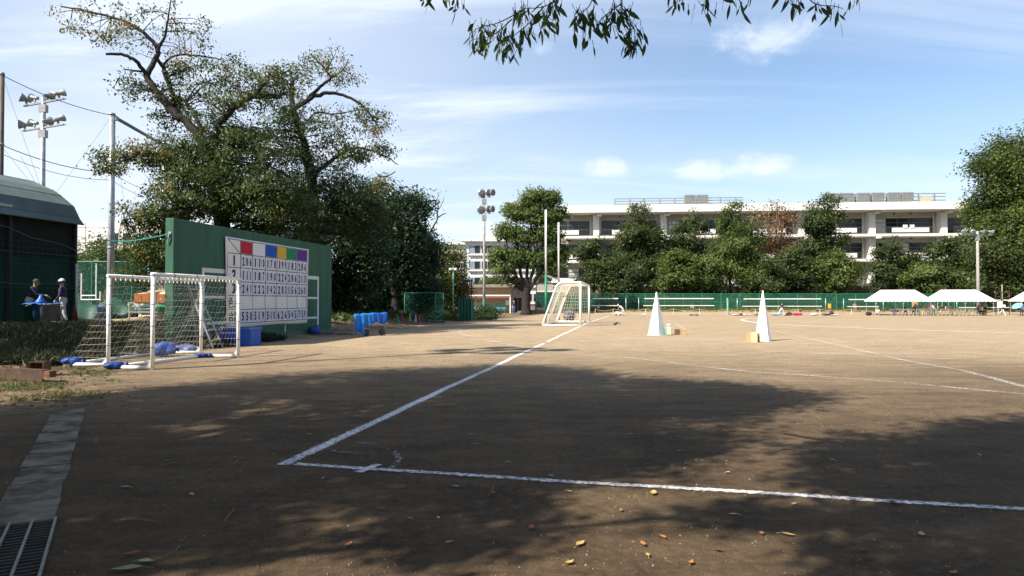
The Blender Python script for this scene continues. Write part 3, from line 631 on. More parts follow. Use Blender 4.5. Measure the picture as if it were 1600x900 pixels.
# white post next to the shed and goal-shaped frames beyond
wp0 = ON(119,30); t = thing('white_post', 'thin white steel post beside the corner of the shed', 'post', wp0)
MB().tube([wp0, wp0+UP*2.45], .06, 10).build('shaft', white_paint, t, True); MB().lathe([(.07,0),(.07,.05),(.03,.09)], wp0+UP*2.45, UP, 10).build('cap', white_paint, t)
wf = ON(127,42); t = thing('white_pipe_frame', 'small white pipe frame beyond the shed corner', 'pipe frame', wf)
for a, b in (((0,0,0),(0,0,2.6)), ((.9,0,1.0),(.9,0,2.2)), ((0,0,1.0),(1.15,0,1.0)), ((1.15,0,.95),(1.15,0,1.5)), ((0,0,1.25),(.9,0,1.25)), ((.9,0,2.2),(.9,.0,3.2))): MB().tube([wf+V(a), wf+V(b)], .035, 6).build('pipe', white_paint, t)
tarpm = mat('green_tarp', (.015,.080,.046), (.008,.042,.026), 2.5, .6, .6, 5)
g0 = ON(150,36); m = MB()
def gt(u, v):
    x = -1.6+5.6*u; h = .78+.14*math.sin(u*5)+.12*math.sin(u*17); b = math.sin(math.pi*min(1,max(0,v)))**.6
    return g0+V((x, 2.2*(v-.5)+.14*math.sin(u*23+v*4), h*b+.10*math.sin(u*19+v*11)*b-.02))
m.sheet(gt, 60, 20); tag(m.build('covered_pile', tarpm, None, True, org=g0), 'pile under a crumpled green tarpaulin beyond the goals', 'tarp')
rc = ON(117,26.8); t = thing('red_cone', 'dull red cone standing at the shed corner by the player', 'cone', rc)
rm = mat('dull_red', (.16,.03,.02), (.10,.02,.015), 6, .7); MB().lathe([(.16,.03),(.035,.68),(.02,.70)], rc, UP, 14).build('cone_body', rm, t, True); MB().box(rc+UP*.017, (.36,.36,.03)).build('base', rm, t)

# equipment rack with sacks behind the wall end
rk = V((-13.35,25.6,0)); rk.z = gz(rk.x, rk.y); t = thing('equipment_rack', 'pipe rack with a boarded orange tray behind the green wall end', 'rack', rk)
RX = V((.985,.17,0)).normalized(); RY = V((-.17,.985,0)); 
def rp(x, y, z): return rk+RX*x+RY*y+UP*z
for x in (-.75,.45,1.65,2.85):
    for y in (0,1.0): MB().tube([rp(x,y,0), rp(x,y,.88)], .028, 6).build('leg', mat('rack_pipe', (.42,.40,.30), (.30,.26,.18), 6, .6), t)
for z in (.22,.52,.86): MB().bar(rp(-.8,0,z), rp(2.9,0,z-.05), .045).build('shelf_rail', mat('rack_pipe',(.4,.4,.3)), t); MB().bar(rp(-.8,1,z), rp(2.9,1,z-.05), .045).build('shelf_rail', mat('rack_pipe',(.4,.4,.3)), t)
for i in range(13): bevel(MB().box(rp(-.45+i*.262, -.05, 1.04-.010*i+random.uniform(-.01,.01)), (.245,.04,.33), (RX,RY,UP)).build('tray_board', orange_pl, t), .006)
MB().box(rp(1.1,.5,.90), (3.5,1.0,.03), (RX,RY,UP)).build('tray_floor', orange_pl, t)
MB().box(rp(1.1,.5,.235), (3.5,.95,.025), (RX,RY,UP)).build('lower_shelf', mat('grey_board',(.25,.22,.18)), t)
wb = MB(); wb.box(rk+RX*1.35+RY*1.6+UP*1.2, (3.6,.03,1.25), (RX,RY,UP)); wo_ = wb.build('white_mesh_board', mat('white_mesh', (.66,.63,.56), (.52,.49,.43), 30, .8), None, False, rk+RX*1.35+RY*1.6)
tag(wo_, 'pale board standing behind the equipment rack', 'board')
m = MB(); m.net(lambda u, v: rk+RX*(-.45+3.6*u)+RY*1.57+UP*(.6+1.2*v), 30, 11, .008); m.build('wire_grid', mat('grey_wire',(.3,.29,.27)), wo_)
sk_lab = ['sack at the end of the heap on the rack tray','long tan sack draped over the heap on the tray','tan sack on top of the rack heap','crumpled tan sack in front of the rack heap','tan sack sagging over the tray edge','brown sack at the back of the rack heap','rolled tan sack across the heap']
for i, (x, y, z, l, yaw) in enumerate(((-.35,.4,1.60,.7,1.0),(.3,.35,1.72,1.1,.25),(.8,.5,1.98,1.0,-.3),(.75,.2,1.66,1.1,.2),(1.5,.25,1.62,1.2,-.1),(1.3,.6,1.86,1.2,.4),(1.9,.45,1.70,1.0,-.5))):
    sandbag(rp(x,y,z-.62), yaw, l, sk_lab[i], sack if i%3 else sack_pale, .26, .42, 'sack', 'sacks heaped on the rack', 'sack')
sandbag(rp(-.1,.3,.25), .1, .85, 'plump cream sandbag on the low shelf of the rack', sack_pale, .24, .36, 'sack', 'cream sacks on the low shelf', 'sack')
sandbag(rp(.95,.3,.25), -.1, .95, 'flat cream sandbag in the middle of the low shelf', sack_pale, .20, .36, 'sack', 'cream sacks on the low shelf', 'sack')
sandbag(rp(2.2,.2,.25), .2, .8, 'cream sandbag on the low shelf next to the wall', sack_pale, .26, .36, 'sack', 'cream sacks on the low shelf', 'sack')
sandbag(rp(-.2,.2,.54), .05, .9, 'slate blue mat lying on the middle rail of the rack', mat('slate_mat', (.16,.22,.30), (.10,.15,.22), 4, .6), .16, .36, 'rolled_mat', None, 'mat')
sandbag(rp(1.4,.1,.50), -.6, .85, 'cream roll leaning across the rack middle', sack_pale, .2, .22, 'rolled_mat', None, 'mat')
gb = rp(.32,-.02,.46); t = thing('green_bucket', 'bright green bucket hung on the rack', 'bucket', gb); gm_ = mat('green_plastic', (.01,.30,.15), (.008,.22,.11), 4, .4)
MB().lathe([(.12,0),(.17,.30),(.19,.31),(.19,.34),(.15,.34)], gb, V((.3,-.2,1)), 14).build('bucket_body', gm_, t, True); MB().tube(curve_pts([gb+V((-.1,-.1,.3)), gb+V((.1,-.15,.55)), gb+V((.27,-.05,.3))]), .012, 6).build('handle', galv, t)
bc = rp(2.45,-.02,1.12); t = thing('blue_basket', 'light blue plastic basket on the rack tray by the wall', 'basket', bc); lb_ = mat('light_blue_plastic', (.06,.30,.55), (.04,.22,.45), 4, .4)
for q, d in ((RX*.3,(.02,.4,.2)),(-RX*.3,(.02,.4,.2)),(RY*.2,(.6,.02,.2)),(-RY*.2,(.6,.02,.2))): MB().box(bc+q+UP*.1, d, (RX,RY,UP)).build('basket_side', lb_, t)
MB().box(bc+UP*.01, (.58,.38,.02), (RX,RY,UP)).build('basket_floor', lb_, t)
for x, y, lab in ((192,520,'tan sack lying on the soil before the rack'),(207,519,'crumpled tan sack heap on the soil before the rack'),(216,516,'tan sack end poking from weeds by the rack')):
    p = GP(px=x, py=y, z=.25); p.z = gz(p.x,p.y); sandbag(p, .2, .95, lab, sack, .28, .5, 'sack', 'sacks on the soil before the rack', 'sack')
bk_ = GP(163,517,.45); bk_.z = gz(bk_.x, bk_.y); t = thing('blue_drum', 'faded blue bin standing behind the goal post', 'bin', bk_); MB().lathe([(.19,0),(.22,.7),(.24,.71),(.24,.75),(.2,.75)], bk_, UP, 16).build('bin_body', mat('faded_blue', (.10,.24,.45), (.07,.17,.34), 4, .5), t, True); MB().lathe([(.245,0),(.245,.03),(.1,.06)], bk_+UP*.75, UP, 16).build('lid', mat('faded_blue', (.1,.24,.45)), t, True)

# bins, mat and sacks by the two players
def bin_(px, d, h, r, c, lab, nm='waste_bin'):
    p = ON(px, d); t = thing(nm, lab, 'bin', p, 'bins beside the players'); mt = mat(nm+lab[:9].replace(' ','_'), c, tuple(x*.7 for x in c), 4, .5)
    MB().lathe([(r*.86,0),(r,h),(r*1.06,h+.01),(r*1.06,h+.05),(r*.9,h+.05)], p, UP, 16).build('bin_body', mt, t, True); return p, t
bin_(51, 24.5, .72, .28, (.012,.07,.05), 'dark green bin leftmost of the three by the players')
bin_(66, 24.4, .74, .30, (.01,.10,.17), 'blue green bin between two other bins')
bin_(78, 24.3, .78, .30, (.17,.17,.18), 'grey bin nearest the player in the white cap')
lp_ = ON(64, 24.35); m = MB()
m.sheet(lambda u, v: lp_+V((-.42+.95*u, -.36+.72*v, .84+.05*math.sin(u*6)*math.sin(v*4)+.02*math.sin(u*17)-.10*abs(u-.5)**2*4*.3)), 24, 12); o = m.build('blue_sheet', mat('cobalt_sheet', (.015,.12,.50), (.01,.08,.36), 5, .45, .4, 14), None, True, lp_+UP*.8); o.modifiers.new('s','SOLIDIFY').thickness = .02
tag(o, 'blue plastic sheet laid across the tops of the bins', 'sheet'); 
m = MB(); pk = lp_+V((-.02,0,.86)); m.lathe([(.20,0),(.15,.06),(.08,.16),(.05,.27),(.02,.29)], pk, V((.1,0,1)), 9); o = m.build('blue_bundle', mat('cobalt_sheet',(0,0,1)), None, True, pk); tag(o, 'pointed blue bundle on the sheet between the players', 'bundle')
sp_ = ON(22, 24.6); sandbag(sp_+UP*.02, 0, .95, 'cream rolled mat on the ground beside the green bin', sack_pale, .17, .3, 'rolled_mat', None, 'mat')
p = ON(97,24.2); m = MB(); 
for i in range(3): m.box(p+V((.1*i,-.05*i,.05+.05*i)), (.9,.3,.04), (V((.97,-.2,-.06*i)).normalized(), V((.2,.97,0)).normalized(), UP))
tag(m.build('board_pile', mat('grey_wood', (.30,.26,.20), (.2,.17,.13), 4, .9, stretch=(1,8,1)), None, False, p), 'small pile of pale boards at the feet of the white capped player', 'boards')

# rusty steel pieces on the grass edge
A_ = GP(-60,592); B_ = GP(66,598); bd_ = (B_-A_).normalized(); bn_ = V((-bd_.y,bd_.x,0)); ln = (B_-A_).length
t = thing('rusty_beam', 'long rusty steel channel beam lying on the grass edge', 'beam', A_)
MB().box(A_+bd_*ln/2+UP*.115, (ln,.012,.20), (bd_,bn_,UP)).build('web', rust_warm, t)
MB().box(A_+bd_*ln/2+bn_*.07+UP*.215, (ln,.15,.013), (bd_,bn_,UP)).build('top_flange', rust_warm, t); MB().box(A_+bd_*(ln/2)+bn_*.07+UP*.012, (ln-.02,.14,.013), (bd_,bn_,UP)).build('bottom_flange', rust, t)
MB().box(B_+bd_*.09+bn_*.06+UP*.15, (.16,.13,.11), (bd_,bn_,UP)).build('end_bracket', rust, t)
p = GP(62,587); p.z = gz(p.x,p.y); t = thing('rusty_box', 'rusty square steel box end standing behind the beam', 'steel box', p)
for q, d in ((V((-.13,0,.13)),(.015,.30,.27)),(V((.13,0,.13)),(.015,.30,.27)),(V((0,0,.268)),(.275,.30,.015)),(V((0,.1,.13)),(.245,.012,.25))): MB().box(p+q, d, (V((.98,.15,.0)),V((-.15,.98,0)),V((.08,.0,1)).normalized())).build('side_plate', rust, t)

# ------------------------------------------------------------------ tall net poles, wires, floodlights
NP = [V((-25.6,34.5,0)), V((-24.4,42.0,0)), V((-25.1,49.8,0)), V((-25.7,58,0))]; ZT = 12.75
labs = ['tall grey net pole at the very edge of the picture above the shed roof','tall grey steel net pole carrying a strut, beyond the goals','tall net pole hidden in the cherry crown','tall net pole far behind the cherry tree']
for i, p in enumerate(NP[:3]):
    p.z = gz(p.x,p.y)-.05; t = thing('net_pole', labs[i], 'pole', p, 'tall poles of the ball net'); r = .185 if i else .12
    MB().tube([p, V((p.x,p.y,ZT*.5)), V((p.x,p.y,ZT))], [r*1.1, r, r*.9], 14).build('shaft', mat('pole_brown', (.10,.075,.06), (.07,.05,.04), 3, .6) if i == 0 else galv, t, True)
    MB().lathe([(r*1.02,0),(r*1.02,.10),(r*.5,.16)], V((p.x,p.y,ZT)), UP, 14).build('cap', grey_metal, t, True)
    for z in (9.2,4.6): MB().lathe([(r*1.15,0),(r*1.15,.12)], V((p.x,p.y,z)), UP, 14).build('clamp', grey_metal, t, True)
st = thing('net_strut', 'sloping grey steel strut running from the net pole into the cherry crown', 'strut', V((NP[1].x,NP[1].y,ZT-.2)))
MB().tube([V((NP[1].x+.15,NP[1].y,ZT-.12)), V((NP[2].x,NP[2].y,ZT-.12))], .11, 10).build('tube', mat('strut_grey', (.16,.19,.21), (.12,.14,.16), 3, .5), st, True); MB().box(V((NP[1].x+.1,NP[1].y+.1,ZT-.15)), (.3,.3,.25)).build('bracket', grey_metal, st)
wr = thing('ball_net', 'sheer ball stop net with sagging wires strung between the tall poles', 'net', V((-25,38,9))); wm = mat('wire', (.06,.075,.08), None, 5, .6)
def wire(a, b, sag, r=.018): MB().tube([V(a).lerp(V(b),k/10)-UP*sag*4*(k/10)*(1-k/10) for k in range(11)], r, 4).build('wire', wm, wr)
P0, P1, P2, P3 = NP
for z, sg in ((ZT,.25),(9.25,.3),(8.8,.35),(5.9,.3),(5.4,.35)):
    wire((P0.x,P0.y,z), (P1.x,P1.y,z), sg, .022 if z > 9 else .014)
    if z < 12: wire((P1.x,P1.y,z), (P2.x,P2.y,z), sg, .014)
wire((P0.x,P0.y,ZT), (P1.x,P1.y-3.3,2.0), 0, .008); wire((P0.x,P0.y,9.2), (P1.x,P1.y,2.5), 0, .008); wire((P1.x,P1.y,ZT), (P0.x,P0.y+1,4), 0, .008); wire((P1.x,P1.y,ZT), (P2.x-.5,P2.y-3,3), 0, .008); wire((P1.x-2,P1.y-5,9.2), (P1.x,P1.y-1,2), .1, .008)
for a, b in ((P0,P1),(P1,P2)): m = MB(); m.sheet(lambda u, v: V((a.x+(b.x-a.x)*u, a.y+(b.y-a.y)*u+.0, .8+(ZT-.9)*v-.25*4*u*(1-u)*v)), 8, 6); m.build('net_panel', netfaint, wr)

def flood_head(mb_lamp, mb_lens, mb_br, c, aim, r=.36, l=.36):
    aim = V(aim).normalized(); c = V(c)
    mb_lamp.lathe([(.09,-.34),(.13,-.30),(.13,-.12),(r*.45,0),(r*.8,l*.5),(r,l),(r*1.04,l),(r*1.04,l+.04)], c, aim, 16)
    mb_lens.lathe([(r*.98,l+.012),(r*.7,l+.045),(.02,l+.055)], c, aim, 16)
    mb_br.tube([c-UP*.0+aim*.02, c-UP*.34], .03, 6); mb_br.box(c-UP*.2, (.12,.12,.2))
lampm = mat('lamp_shell', (.27,.28,.28), (.20,.21,.21), 4, .4, metal=.3); lensm = mat('lamp_lens', (.10,.11,.12), (.07,.08,.085), 4, .15, spec=.5)
def floodlight(base, ht, lab, rows_, r=.17, shaft=None, group='floodlight poles round the field', foot=None):
    base = V(base); t = thing('floodlight_pole', lab, 'floodlight', base, group); z0 = base.z
    MB().tube([base, base+UP*ht*.5, base+UP*ht], [r*1.25, r, r*.8], 14).build('shaft', shaft or concrete_pole, t, True)
    if foot: MB().tube([base+UP*.02, base+UP*foot], r*1.3, 14).build('painted_foot', mat('foot_green', (.02,.10,.085), (.015,.07,.06), 4, .6), t, True)
    for dz, xd, span, heads in rows_:
        xd = V(xd).normalized(); c = base+UP*(ht-dz)
        br_ = MB(); br_.bar(c-xd*span/2, c+xd*span/2, .12, .10); br_.bar(c-xd*span/2+UP*.02-V((xd.y,-xd.x,0))*.16, c+xd*span/2+UP*.02-V((xd.y,-xd.x,0))*.16, .06, .05); br_.box(c-UP*.45, (.5,.34,.55))
        br_.build('crossarm', grey_metal, t)
        for off, aim, rr in heads:
            a_ = MB(); b_ = MB(); c_ = MB(); flood_head(a_, b_, c_, c+xd*off+UP*.45, aim, rr)
            o = a_.build('lamp_head', lampm, t, True); b_.build('lens', lensm, o, True); c_.build('yoke', grey_metal, o)
    return t
fl = ON(64,50); q = 16.2-fl.z
floodlight(fl, q, 'grey floodlight mast with two crossarms of lamps above the green shed', [(.35,(1,-.45,0),4.6,((-2.0,(-.75,-.65,.28),.33),(-1.0,(-.8,.3,.15),.27),(.45,(.2,.9,.2),.3),(1.75,(.7,.55,.35),.27))), (2.2,(1,-.45,0),4.6,((-2.15,(-.85,-.5,-.05),.33),(-1.0,(-.8,.3,.1),.27),(.35,(.1,.9,.2),.3),(1.7,(.5,.65,.45),.27)))], .19, galv)
fl = ON(756.5,74); q = PT(759,312,74).z-fl.z
floodlight(fl, q+.6, 'slim concrete floodlight pole with six round lamps beside the cream hut', [(.35,(1,-.5,0),1.5,((-.35,(.15,-1,-.05),.42),(.35,(.45,-.9,-.05),.38),(.75,(.75,-.7,-.05),.36))), (2.1,(1,-.5,0),1.5,((-.45,(.1,-1,-.05),.42),(.35,(.5,-.85,-.05),.38),(.7,(.8,-.6,-.05),.36)))], .14, concrete_pole, foot=1.9)
fl = ON(1528.5,91.5); q = PT(1528,366,91.5).z-fl.z
floodlight(fl, q+.4, 'concrete floodlight pole rising behind the white tents', [(.5,(1,0,0),4.0,((-1.8,(-.5,-.8,-.2),.32),(-.7,(-.2,-.9,-.2),.34),(.7,(.3,-.9,-.2),.32),(1.8,(.6,-.7,-.2),.32)))], .19, concrete_pole)
bx_ = V((-14.1,9.3,0)); floodlight(bx_, 16.4, 'tall floodlight pole outside the picture whose long shadow crosses the dirt', [(.4,(1,-.6,0),2.4,((-.9,(.6,.6,-.3),.42),(0,(.8,.5,-.3),.42),(.9,(.9,.2,-.3),.42))), (1.9,(1,-.6,0),2.4,((-.9,(.6,.6,-.3),.42),(.9,(.9,.2,-.3),.42)))], .10, galv)

# small green lamp post, green screen box, rusty frame
p = GP(708,497); t = thing('lamp_post', 'slender green post with two white spotlights under the trees', 'lamp post', p); zt = PT(708,416,p.y).z
MB().tube([p, V((p.x,p.y,zt))], [.065,.05], 10).build('shaft', mat('mint_paint', (.18,.40,.28), (.13,.31,.21), 4, .5), t, True)
for sg in (-1,1):
    MB().lathe([(.03,-.1),(.08,0),(.13,.16),(.13,.19)], V((p.x+sg*.12,p.y,zt-.22)), V((sg*.8,-.5,-.35)), 12).build('spotlight', white_paint, t, True)
MB().box(V((p.x,p.y,zt-.25)), (.34,.06,.06)).build('bracket', white_paint, t)
p = GP(728,501); t = thing('green_screen_box', 'boxy dark green mesh enclosure standing by the tree line', 'enclosure', p); zt = PT(728,466,p.y).z
sc_ = mat('screen_green', (.012,.10,.062), (.008,.075,.047), 3, .7)
for q, d in ((V((-.28,0,0)),(.55,.04)),(V((.18,.35,0)),(.40,.04))): pass
m = MB(); m.sheet(lambda u, v: p+V((-.5+.9*u,-.05+.06*math.sin(u*25),(zt)*v)), 20, 6); m.build('front_screen', sc_, t, True)
m = MB(); m.sheet(lambda u, v: p+V((.40+.12*u,-.05+1.2*u+.04*math.sin(u*25),(zt)*v)), 20, 6); m.build('side_screen', sc_, t, True)
for q in ((-.5,-.05),(.4,-.05),(.52,1.15)): MB().tube([p+V((q[0],q[1],0)), p+V((q[0],q[1],zt+.03))], .03, 6).build('corner_post', green_paint, t)
p2 = p+V((.05,.9,0)); t = thing('rusty_scaffold', 'rusty pipe scaffold poking above the green enclosure', 'scaffold', p2); z2 = PT(728,438,p2.y).z
for x in (-.35,0,.3): MB().tube([p2+V((x,0,0)), p2+V((x,0,z2-.05))], .04, 6).build('upright', rust_warm, t)
for z in (z2-.05, z2-.45, z2-.9): MB().bar(p2+V((-.45,0,z)), p2+V((.4,0,z)), .07).build('rail', rust_warm, t)

# ------------------------------------------------------------------ trees
def blob(px, py, d, rx, ry, rz_, wgt, ti): c = PT(px, py, d); k = d/FPX; return (tuple(c), (rx*k, ry, rz_*k), wgt, ti)
def poly(d, *ps): return [PT(x, y, d+(q[0] if q else 0)) for x, y, *q in ps]
D1 = 28.5; b1 = ON(352, D1)
tree('cherry_tree', 'old cherry tree with bare crooked limbs rising behind the green wall', b1,
  [([b1, PT(350,420,D1), PT(345,330,D1), PT(330,262,D1), PT(318,222,D1)], .36, .26),
   (poly(D1,(320,226),(300,200),(270,175),(243,140),(229,118)), .20, .13),
   (poly(D1,(229,118,0),(243,92,.3),(246,76,.5),(222,50,.8),(190,32,1),(150,20,1.2),(95,10,1.4)), .12, .03),
   (poly(D1,(246,78,.5),(258,55,.5),(262,30,.3),(270,-10,.2)), .07, .02),
   (poly(D1,(229,118,0),(212,95,-.4),(190,85,-.6),(165,84,-.8)), .09, .05),
   (poly(D1,(222,112,0),(205,110,-.3),(194,108,-.4)), .05, .02),
   (poly(D1,(246,92,.3),(262,120,.6),(270,150,.8),(274,185,.8)), .07, .09),
   (poly(D1,(285,188,0),(270,150,1),(255,105,1.6),(280,86,2),(330,90,2.4),(350,95,2.6)), .08, .02),
   (poly(D1,(318,222),(314,205),(305,180,.5),(290,160,.6)), .12, .06),
   (poly(D1,(328,228),(340,200,.2),(362,170,.3),(395,152,.5),(440,150,.9)), .19, .09),
   (poly(D1,(395,152,.5),(420,125,.4),(450,110,.4)), .07, .02),
   (poly(D1,(335,280),(290,262,-1),(235,240,-1.8),(150,268,-2.4)), .10, .02),
   (poly(D1,(345,320),(290,325,-1.5),(230,335,-2.4),(190,345,-2.8)), .09, .02),
   (poly(D1,(345,330),(400,290,-1.5),(430,270,-2)), .10, .03)],
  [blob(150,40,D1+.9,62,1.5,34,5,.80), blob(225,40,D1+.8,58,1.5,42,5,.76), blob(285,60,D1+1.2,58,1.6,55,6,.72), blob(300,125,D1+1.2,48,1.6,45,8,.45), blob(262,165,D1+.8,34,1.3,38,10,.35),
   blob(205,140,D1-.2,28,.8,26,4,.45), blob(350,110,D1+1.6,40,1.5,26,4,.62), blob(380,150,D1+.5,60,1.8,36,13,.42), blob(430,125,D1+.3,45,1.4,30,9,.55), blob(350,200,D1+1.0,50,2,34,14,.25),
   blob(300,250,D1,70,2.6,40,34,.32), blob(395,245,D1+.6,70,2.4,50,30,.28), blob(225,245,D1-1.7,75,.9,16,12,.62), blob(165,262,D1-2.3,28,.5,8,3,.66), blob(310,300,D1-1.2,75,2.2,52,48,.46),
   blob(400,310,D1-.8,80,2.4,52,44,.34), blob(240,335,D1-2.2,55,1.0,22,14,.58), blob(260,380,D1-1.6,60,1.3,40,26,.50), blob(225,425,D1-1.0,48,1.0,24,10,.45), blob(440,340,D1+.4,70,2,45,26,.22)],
  1250, 48, .125, .06, .34, L_cherry, bark, droop=.6, shell=.25, squash=.7)
D2 = 33.5; b2 = ON(492, D2)
tree('cherry_tree', 'second old cherry tree with forked limbs above the banner end of the wall', b2,
  [([b2, PT(490,400,D2), PT(488,320,D2), PT(487,276,D2), PT(476,232,D2)], .34, .20),
   (poly(D2,(478,236),(468,200,.1),(458,172,.1),(456,140,.1),(457,128,.1)), .18, .10),
   (poly(D2,(458,172,.1),(478,158,.3),(500,148,.4),(525,146,.5),(553,156,.6),(572,170,.7),(592,200,.8)), .13, .03),
   (poly(D2,(480,157,.3),(500,135,.5),(516,122,.6),(505,104,.6),(485,84,.6)), .10, .02),
   (poly(D2,(516,122,.6),(535,110,.9),(545,92,1.0)), .05, .015), (poly(D2,(508,110,.6),(520,90,.9),(512,72,1.0)), .04, .012),
   (poly(D2,(480,190,.2),(495,176,.5),(525,178,.8),(560,172,1)), .06, .02),
   (poly(D2,(488,275),(504,262,.2),(528,244,.4),(552,232,.6),(590,238,.7),(622,257,.8)), .13, .02),
   (poly(D2,(486,300),(440,270,-.5),(400,250,-.8)), .10, .03), (poly(D2,(487,330),(540,320,-.8),(600,318,-1.4)), .10, .02)],
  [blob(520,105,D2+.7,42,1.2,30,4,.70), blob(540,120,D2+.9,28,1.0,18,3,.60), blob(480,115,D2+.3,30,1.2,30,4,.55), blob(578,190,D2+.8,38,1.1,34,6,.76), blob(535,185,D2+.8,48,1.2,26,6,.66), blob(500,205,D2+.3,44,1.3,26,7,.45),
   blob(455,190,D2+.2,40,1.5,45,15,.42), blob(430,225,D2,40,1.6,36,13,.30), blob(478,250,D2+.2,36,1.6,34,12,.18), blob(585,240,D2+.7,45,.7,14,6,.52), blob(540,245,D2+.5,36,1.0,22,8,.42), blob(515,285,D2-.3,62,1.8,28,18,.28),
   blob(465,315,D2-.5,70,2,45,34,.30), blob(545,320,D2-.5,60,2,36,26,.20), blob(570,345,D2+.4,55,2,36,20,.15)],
  700, 44, .135, .062, .36, L_cherry, bark, droop=.6, shell=.25, squash=.7)

def bush_tree(lab, px, d, top, bot, hw, tint, lm, n, per=34, Lg=.3, cr=.9, trunk=.25, bk=bark, nm='broadleaf_tree', lobes=7, ry=None, seed=None, group=None, shell=.3, sq=.7, base=None, narrow=.55):
    random.seed(seed if seed is not None else int(px*7+top)); b = base or ON(px, d); k = d/FPX; zt = PT(px, top, d).z; zb = max(b.z+.4, PT(px, bot, d).z); w_ = hw*k; ry = ry or w_*.8
    limbs = [([b, V((b.x+random.uniform(-.1,.1)*w_, d, b.z+(zt-b.z)*.35)), V((b.x+random.uniform(-.1,.1)*w_, d, b.z+(zt-b.z)*.7)), V((b.x, d, b.z+(zt-b.z)*.93))], trunk, trunk*.15)]
    for i in range(5):
        a = random.uniform(0,6.28); z0 = b.z+(zt-b.z)*random.uniform(.25,.5); e = V((b.x+math.cos(a)*w_*.6, d+math.sin(a)*ry*.6, z0+(zt-b.z)*random.uniform(.15,.35)))
        limbs.append(([V((b.x,d,z0)), (V((b.x,d,z0))+e)/2-UP*.1*w_, e], trunk*.45, trunk*.08))
    bl_ = []
    for i in range(lobes):
        f = (i+.5)/lobes; z = zb+(zt-zb)*(.12+.80*f); ww = w_*(narrow+(1-narrow)*math.sin(math.pi*min(1,.18+.72*f)))*(.75 if f > .8 else 1)
        a = i*2.4+random.uniform(-.6,.6); off = random.uniform(.25,.66) if f < .85 else random.uniform(.1,.45); z += random.uniform(-.05,.05)*(zt-zb)
        r_ = ww*random.uniform(.50,.68)
        bl_.append(((b.x+math.cos(a)*ww*off, d+math.sin(a)*ry*off, z), (r_, r_*ry/w_, max((zt-zb)/lobes*1.05, r_*.55)), r_**2, tint+random.uniform(-.12,.12)))
    return tree(nm, lab, b, limbs, bl_, n, per, Lg, Lg*.55, cr, lm, bk, group=group, shell=shell, squash=sq, droop=.3)

# dark mass behind and beyond the practice wall
bush_tree('dark shaded tree filling the gap at the end of the practice wall', 545, 40, 300, 470, 70, .30, L_dark, 420, 40, .2, .75, .22)
bush_tree('dense dark tree with dropping boughs above the coloured cones', 618, 46, 285, 468, 56, .25, L_dark, 460, 40, .22, .8, .26)
bush_tree('dark leafy tree next to the slender green lamp post', 655, 50, 345, 480, 34, .35, L_dark, 260, 40, .22, .7, .2)
bush_tree('dark tree tucked behind the middle of the practice wall', 440, 38, 350, 470, 80, .2, L_dark, 330, 40, .2, .8, .2)
bush_tree('yellowing tree top showing above the dark trees', 588, 52, 268, 380, 28, .80, L_cherry, 150, 36, .2, .7, .2)
bush_tree('olive tinted tree with thin crown in front of the white school', 690, 62, 372, 490, 42, .58, L_cherry, 330, 34, .2, .8, .2)
bush_tree('low dark bushy tree at the foot of the olive tree', 652, 57, 420, 498, 40, .35, L_dark, 240, 36, .22, .8, .15)
bush_tree('olive leaved shrub tree beside the rusty scaffold', 716, 64, 425, 498, 20, .42, L_cherry, 120, 34, .2, .7, .12)
for i, (px, d, top, hw, lb_) in enumerate(((528,40,445,26,'low dark bush at the very end of the practice wall'),(560,44,452,30,'low dark bush behind the blue tarps'),(592,47,448,30,'dark bush left of the coloured cones'),(625,52,450,30,'dark bush behind the coloured cones'),(655,58,446,30,'dark bush behind the wheeled net frame'),(688,64,450,26,'dark bush behind the slender lamp post'),(575,62,440,60,'wide far thicket closing the view under the dark trees'),(650,75,440,60,'wide far thicket under the olive tree'),(505,55,440,60,'wide far thicket behind the banner end of the wall'))):
    bush_tree(lb_, px, d, top, 490, hw, .3, L_dark, 130 if hw < 50 else 260, 34, .2 if hw < 50 else .3, .6 if hw < 50 else .9, .06, nm='shrub', lobes=5, narrow=.9, seed=40+i, ry=1.2)
t = thing('tree_line_fence', 'dark green mesh fence standing under the dark trees', 'fence', ON(600,54)); fa = ON(520,44); fb = ON(668,60)
m = MB(); m.sheet(lambda u, v: fa.lerp(fb,u)+UP*(2.2*v), 20, 4); m.build('mesh', netgreen, t)
for k in range(9): p = fa.lerp(fb,k/8); MB().tube([p, p+UP*2.25], .04, 6).build('post', green_paint, t)
MB().tube([fa+UP*2.2, fb+UP*2.2], .035, 6).build('top_rail', green_paint, t)
db = ON(675,60)
tree('bare_tree', 'almost leafless tree with black twisted branches above the olive tree', db,
  [([db, PT(668,420,60), PT(664,350,60)], .22, .14), (poly(60,(664,352),(672,330),(684,318),(682,340,.2)), .05, .02),
   (poly(60,(620,322),(640,318),(655,316),(682,313)), .12, .06), (poly(60,(664,380),(676,356),(684,340),(680,325),(676,318)), .09, .03), (poly(60,(684,340),(692,335),(697,333)), .06, .03), (poly(60,(683,330),(690,320),(694,308)), .04, .015), (poly(60,(688,318),(684,308),(690,298)), .03, .01),
   (poly(60,(590,275),(605,275),(618,268)), .08, .04), (poly(60,(605,276),(612,282),(628,293)), .04, .015), (poly(60,(664,360),(640,330),(620,322)), .12, .10), (poly(60,(640,330),(612,300),(600,278)), .09, .06)],
  [blob(652,312,60,22,.8,8,3,.75), blob(640,300,60,22,.8,12,2,.8)], 26, 16, .2, .1, .5, L_cherry, bark)

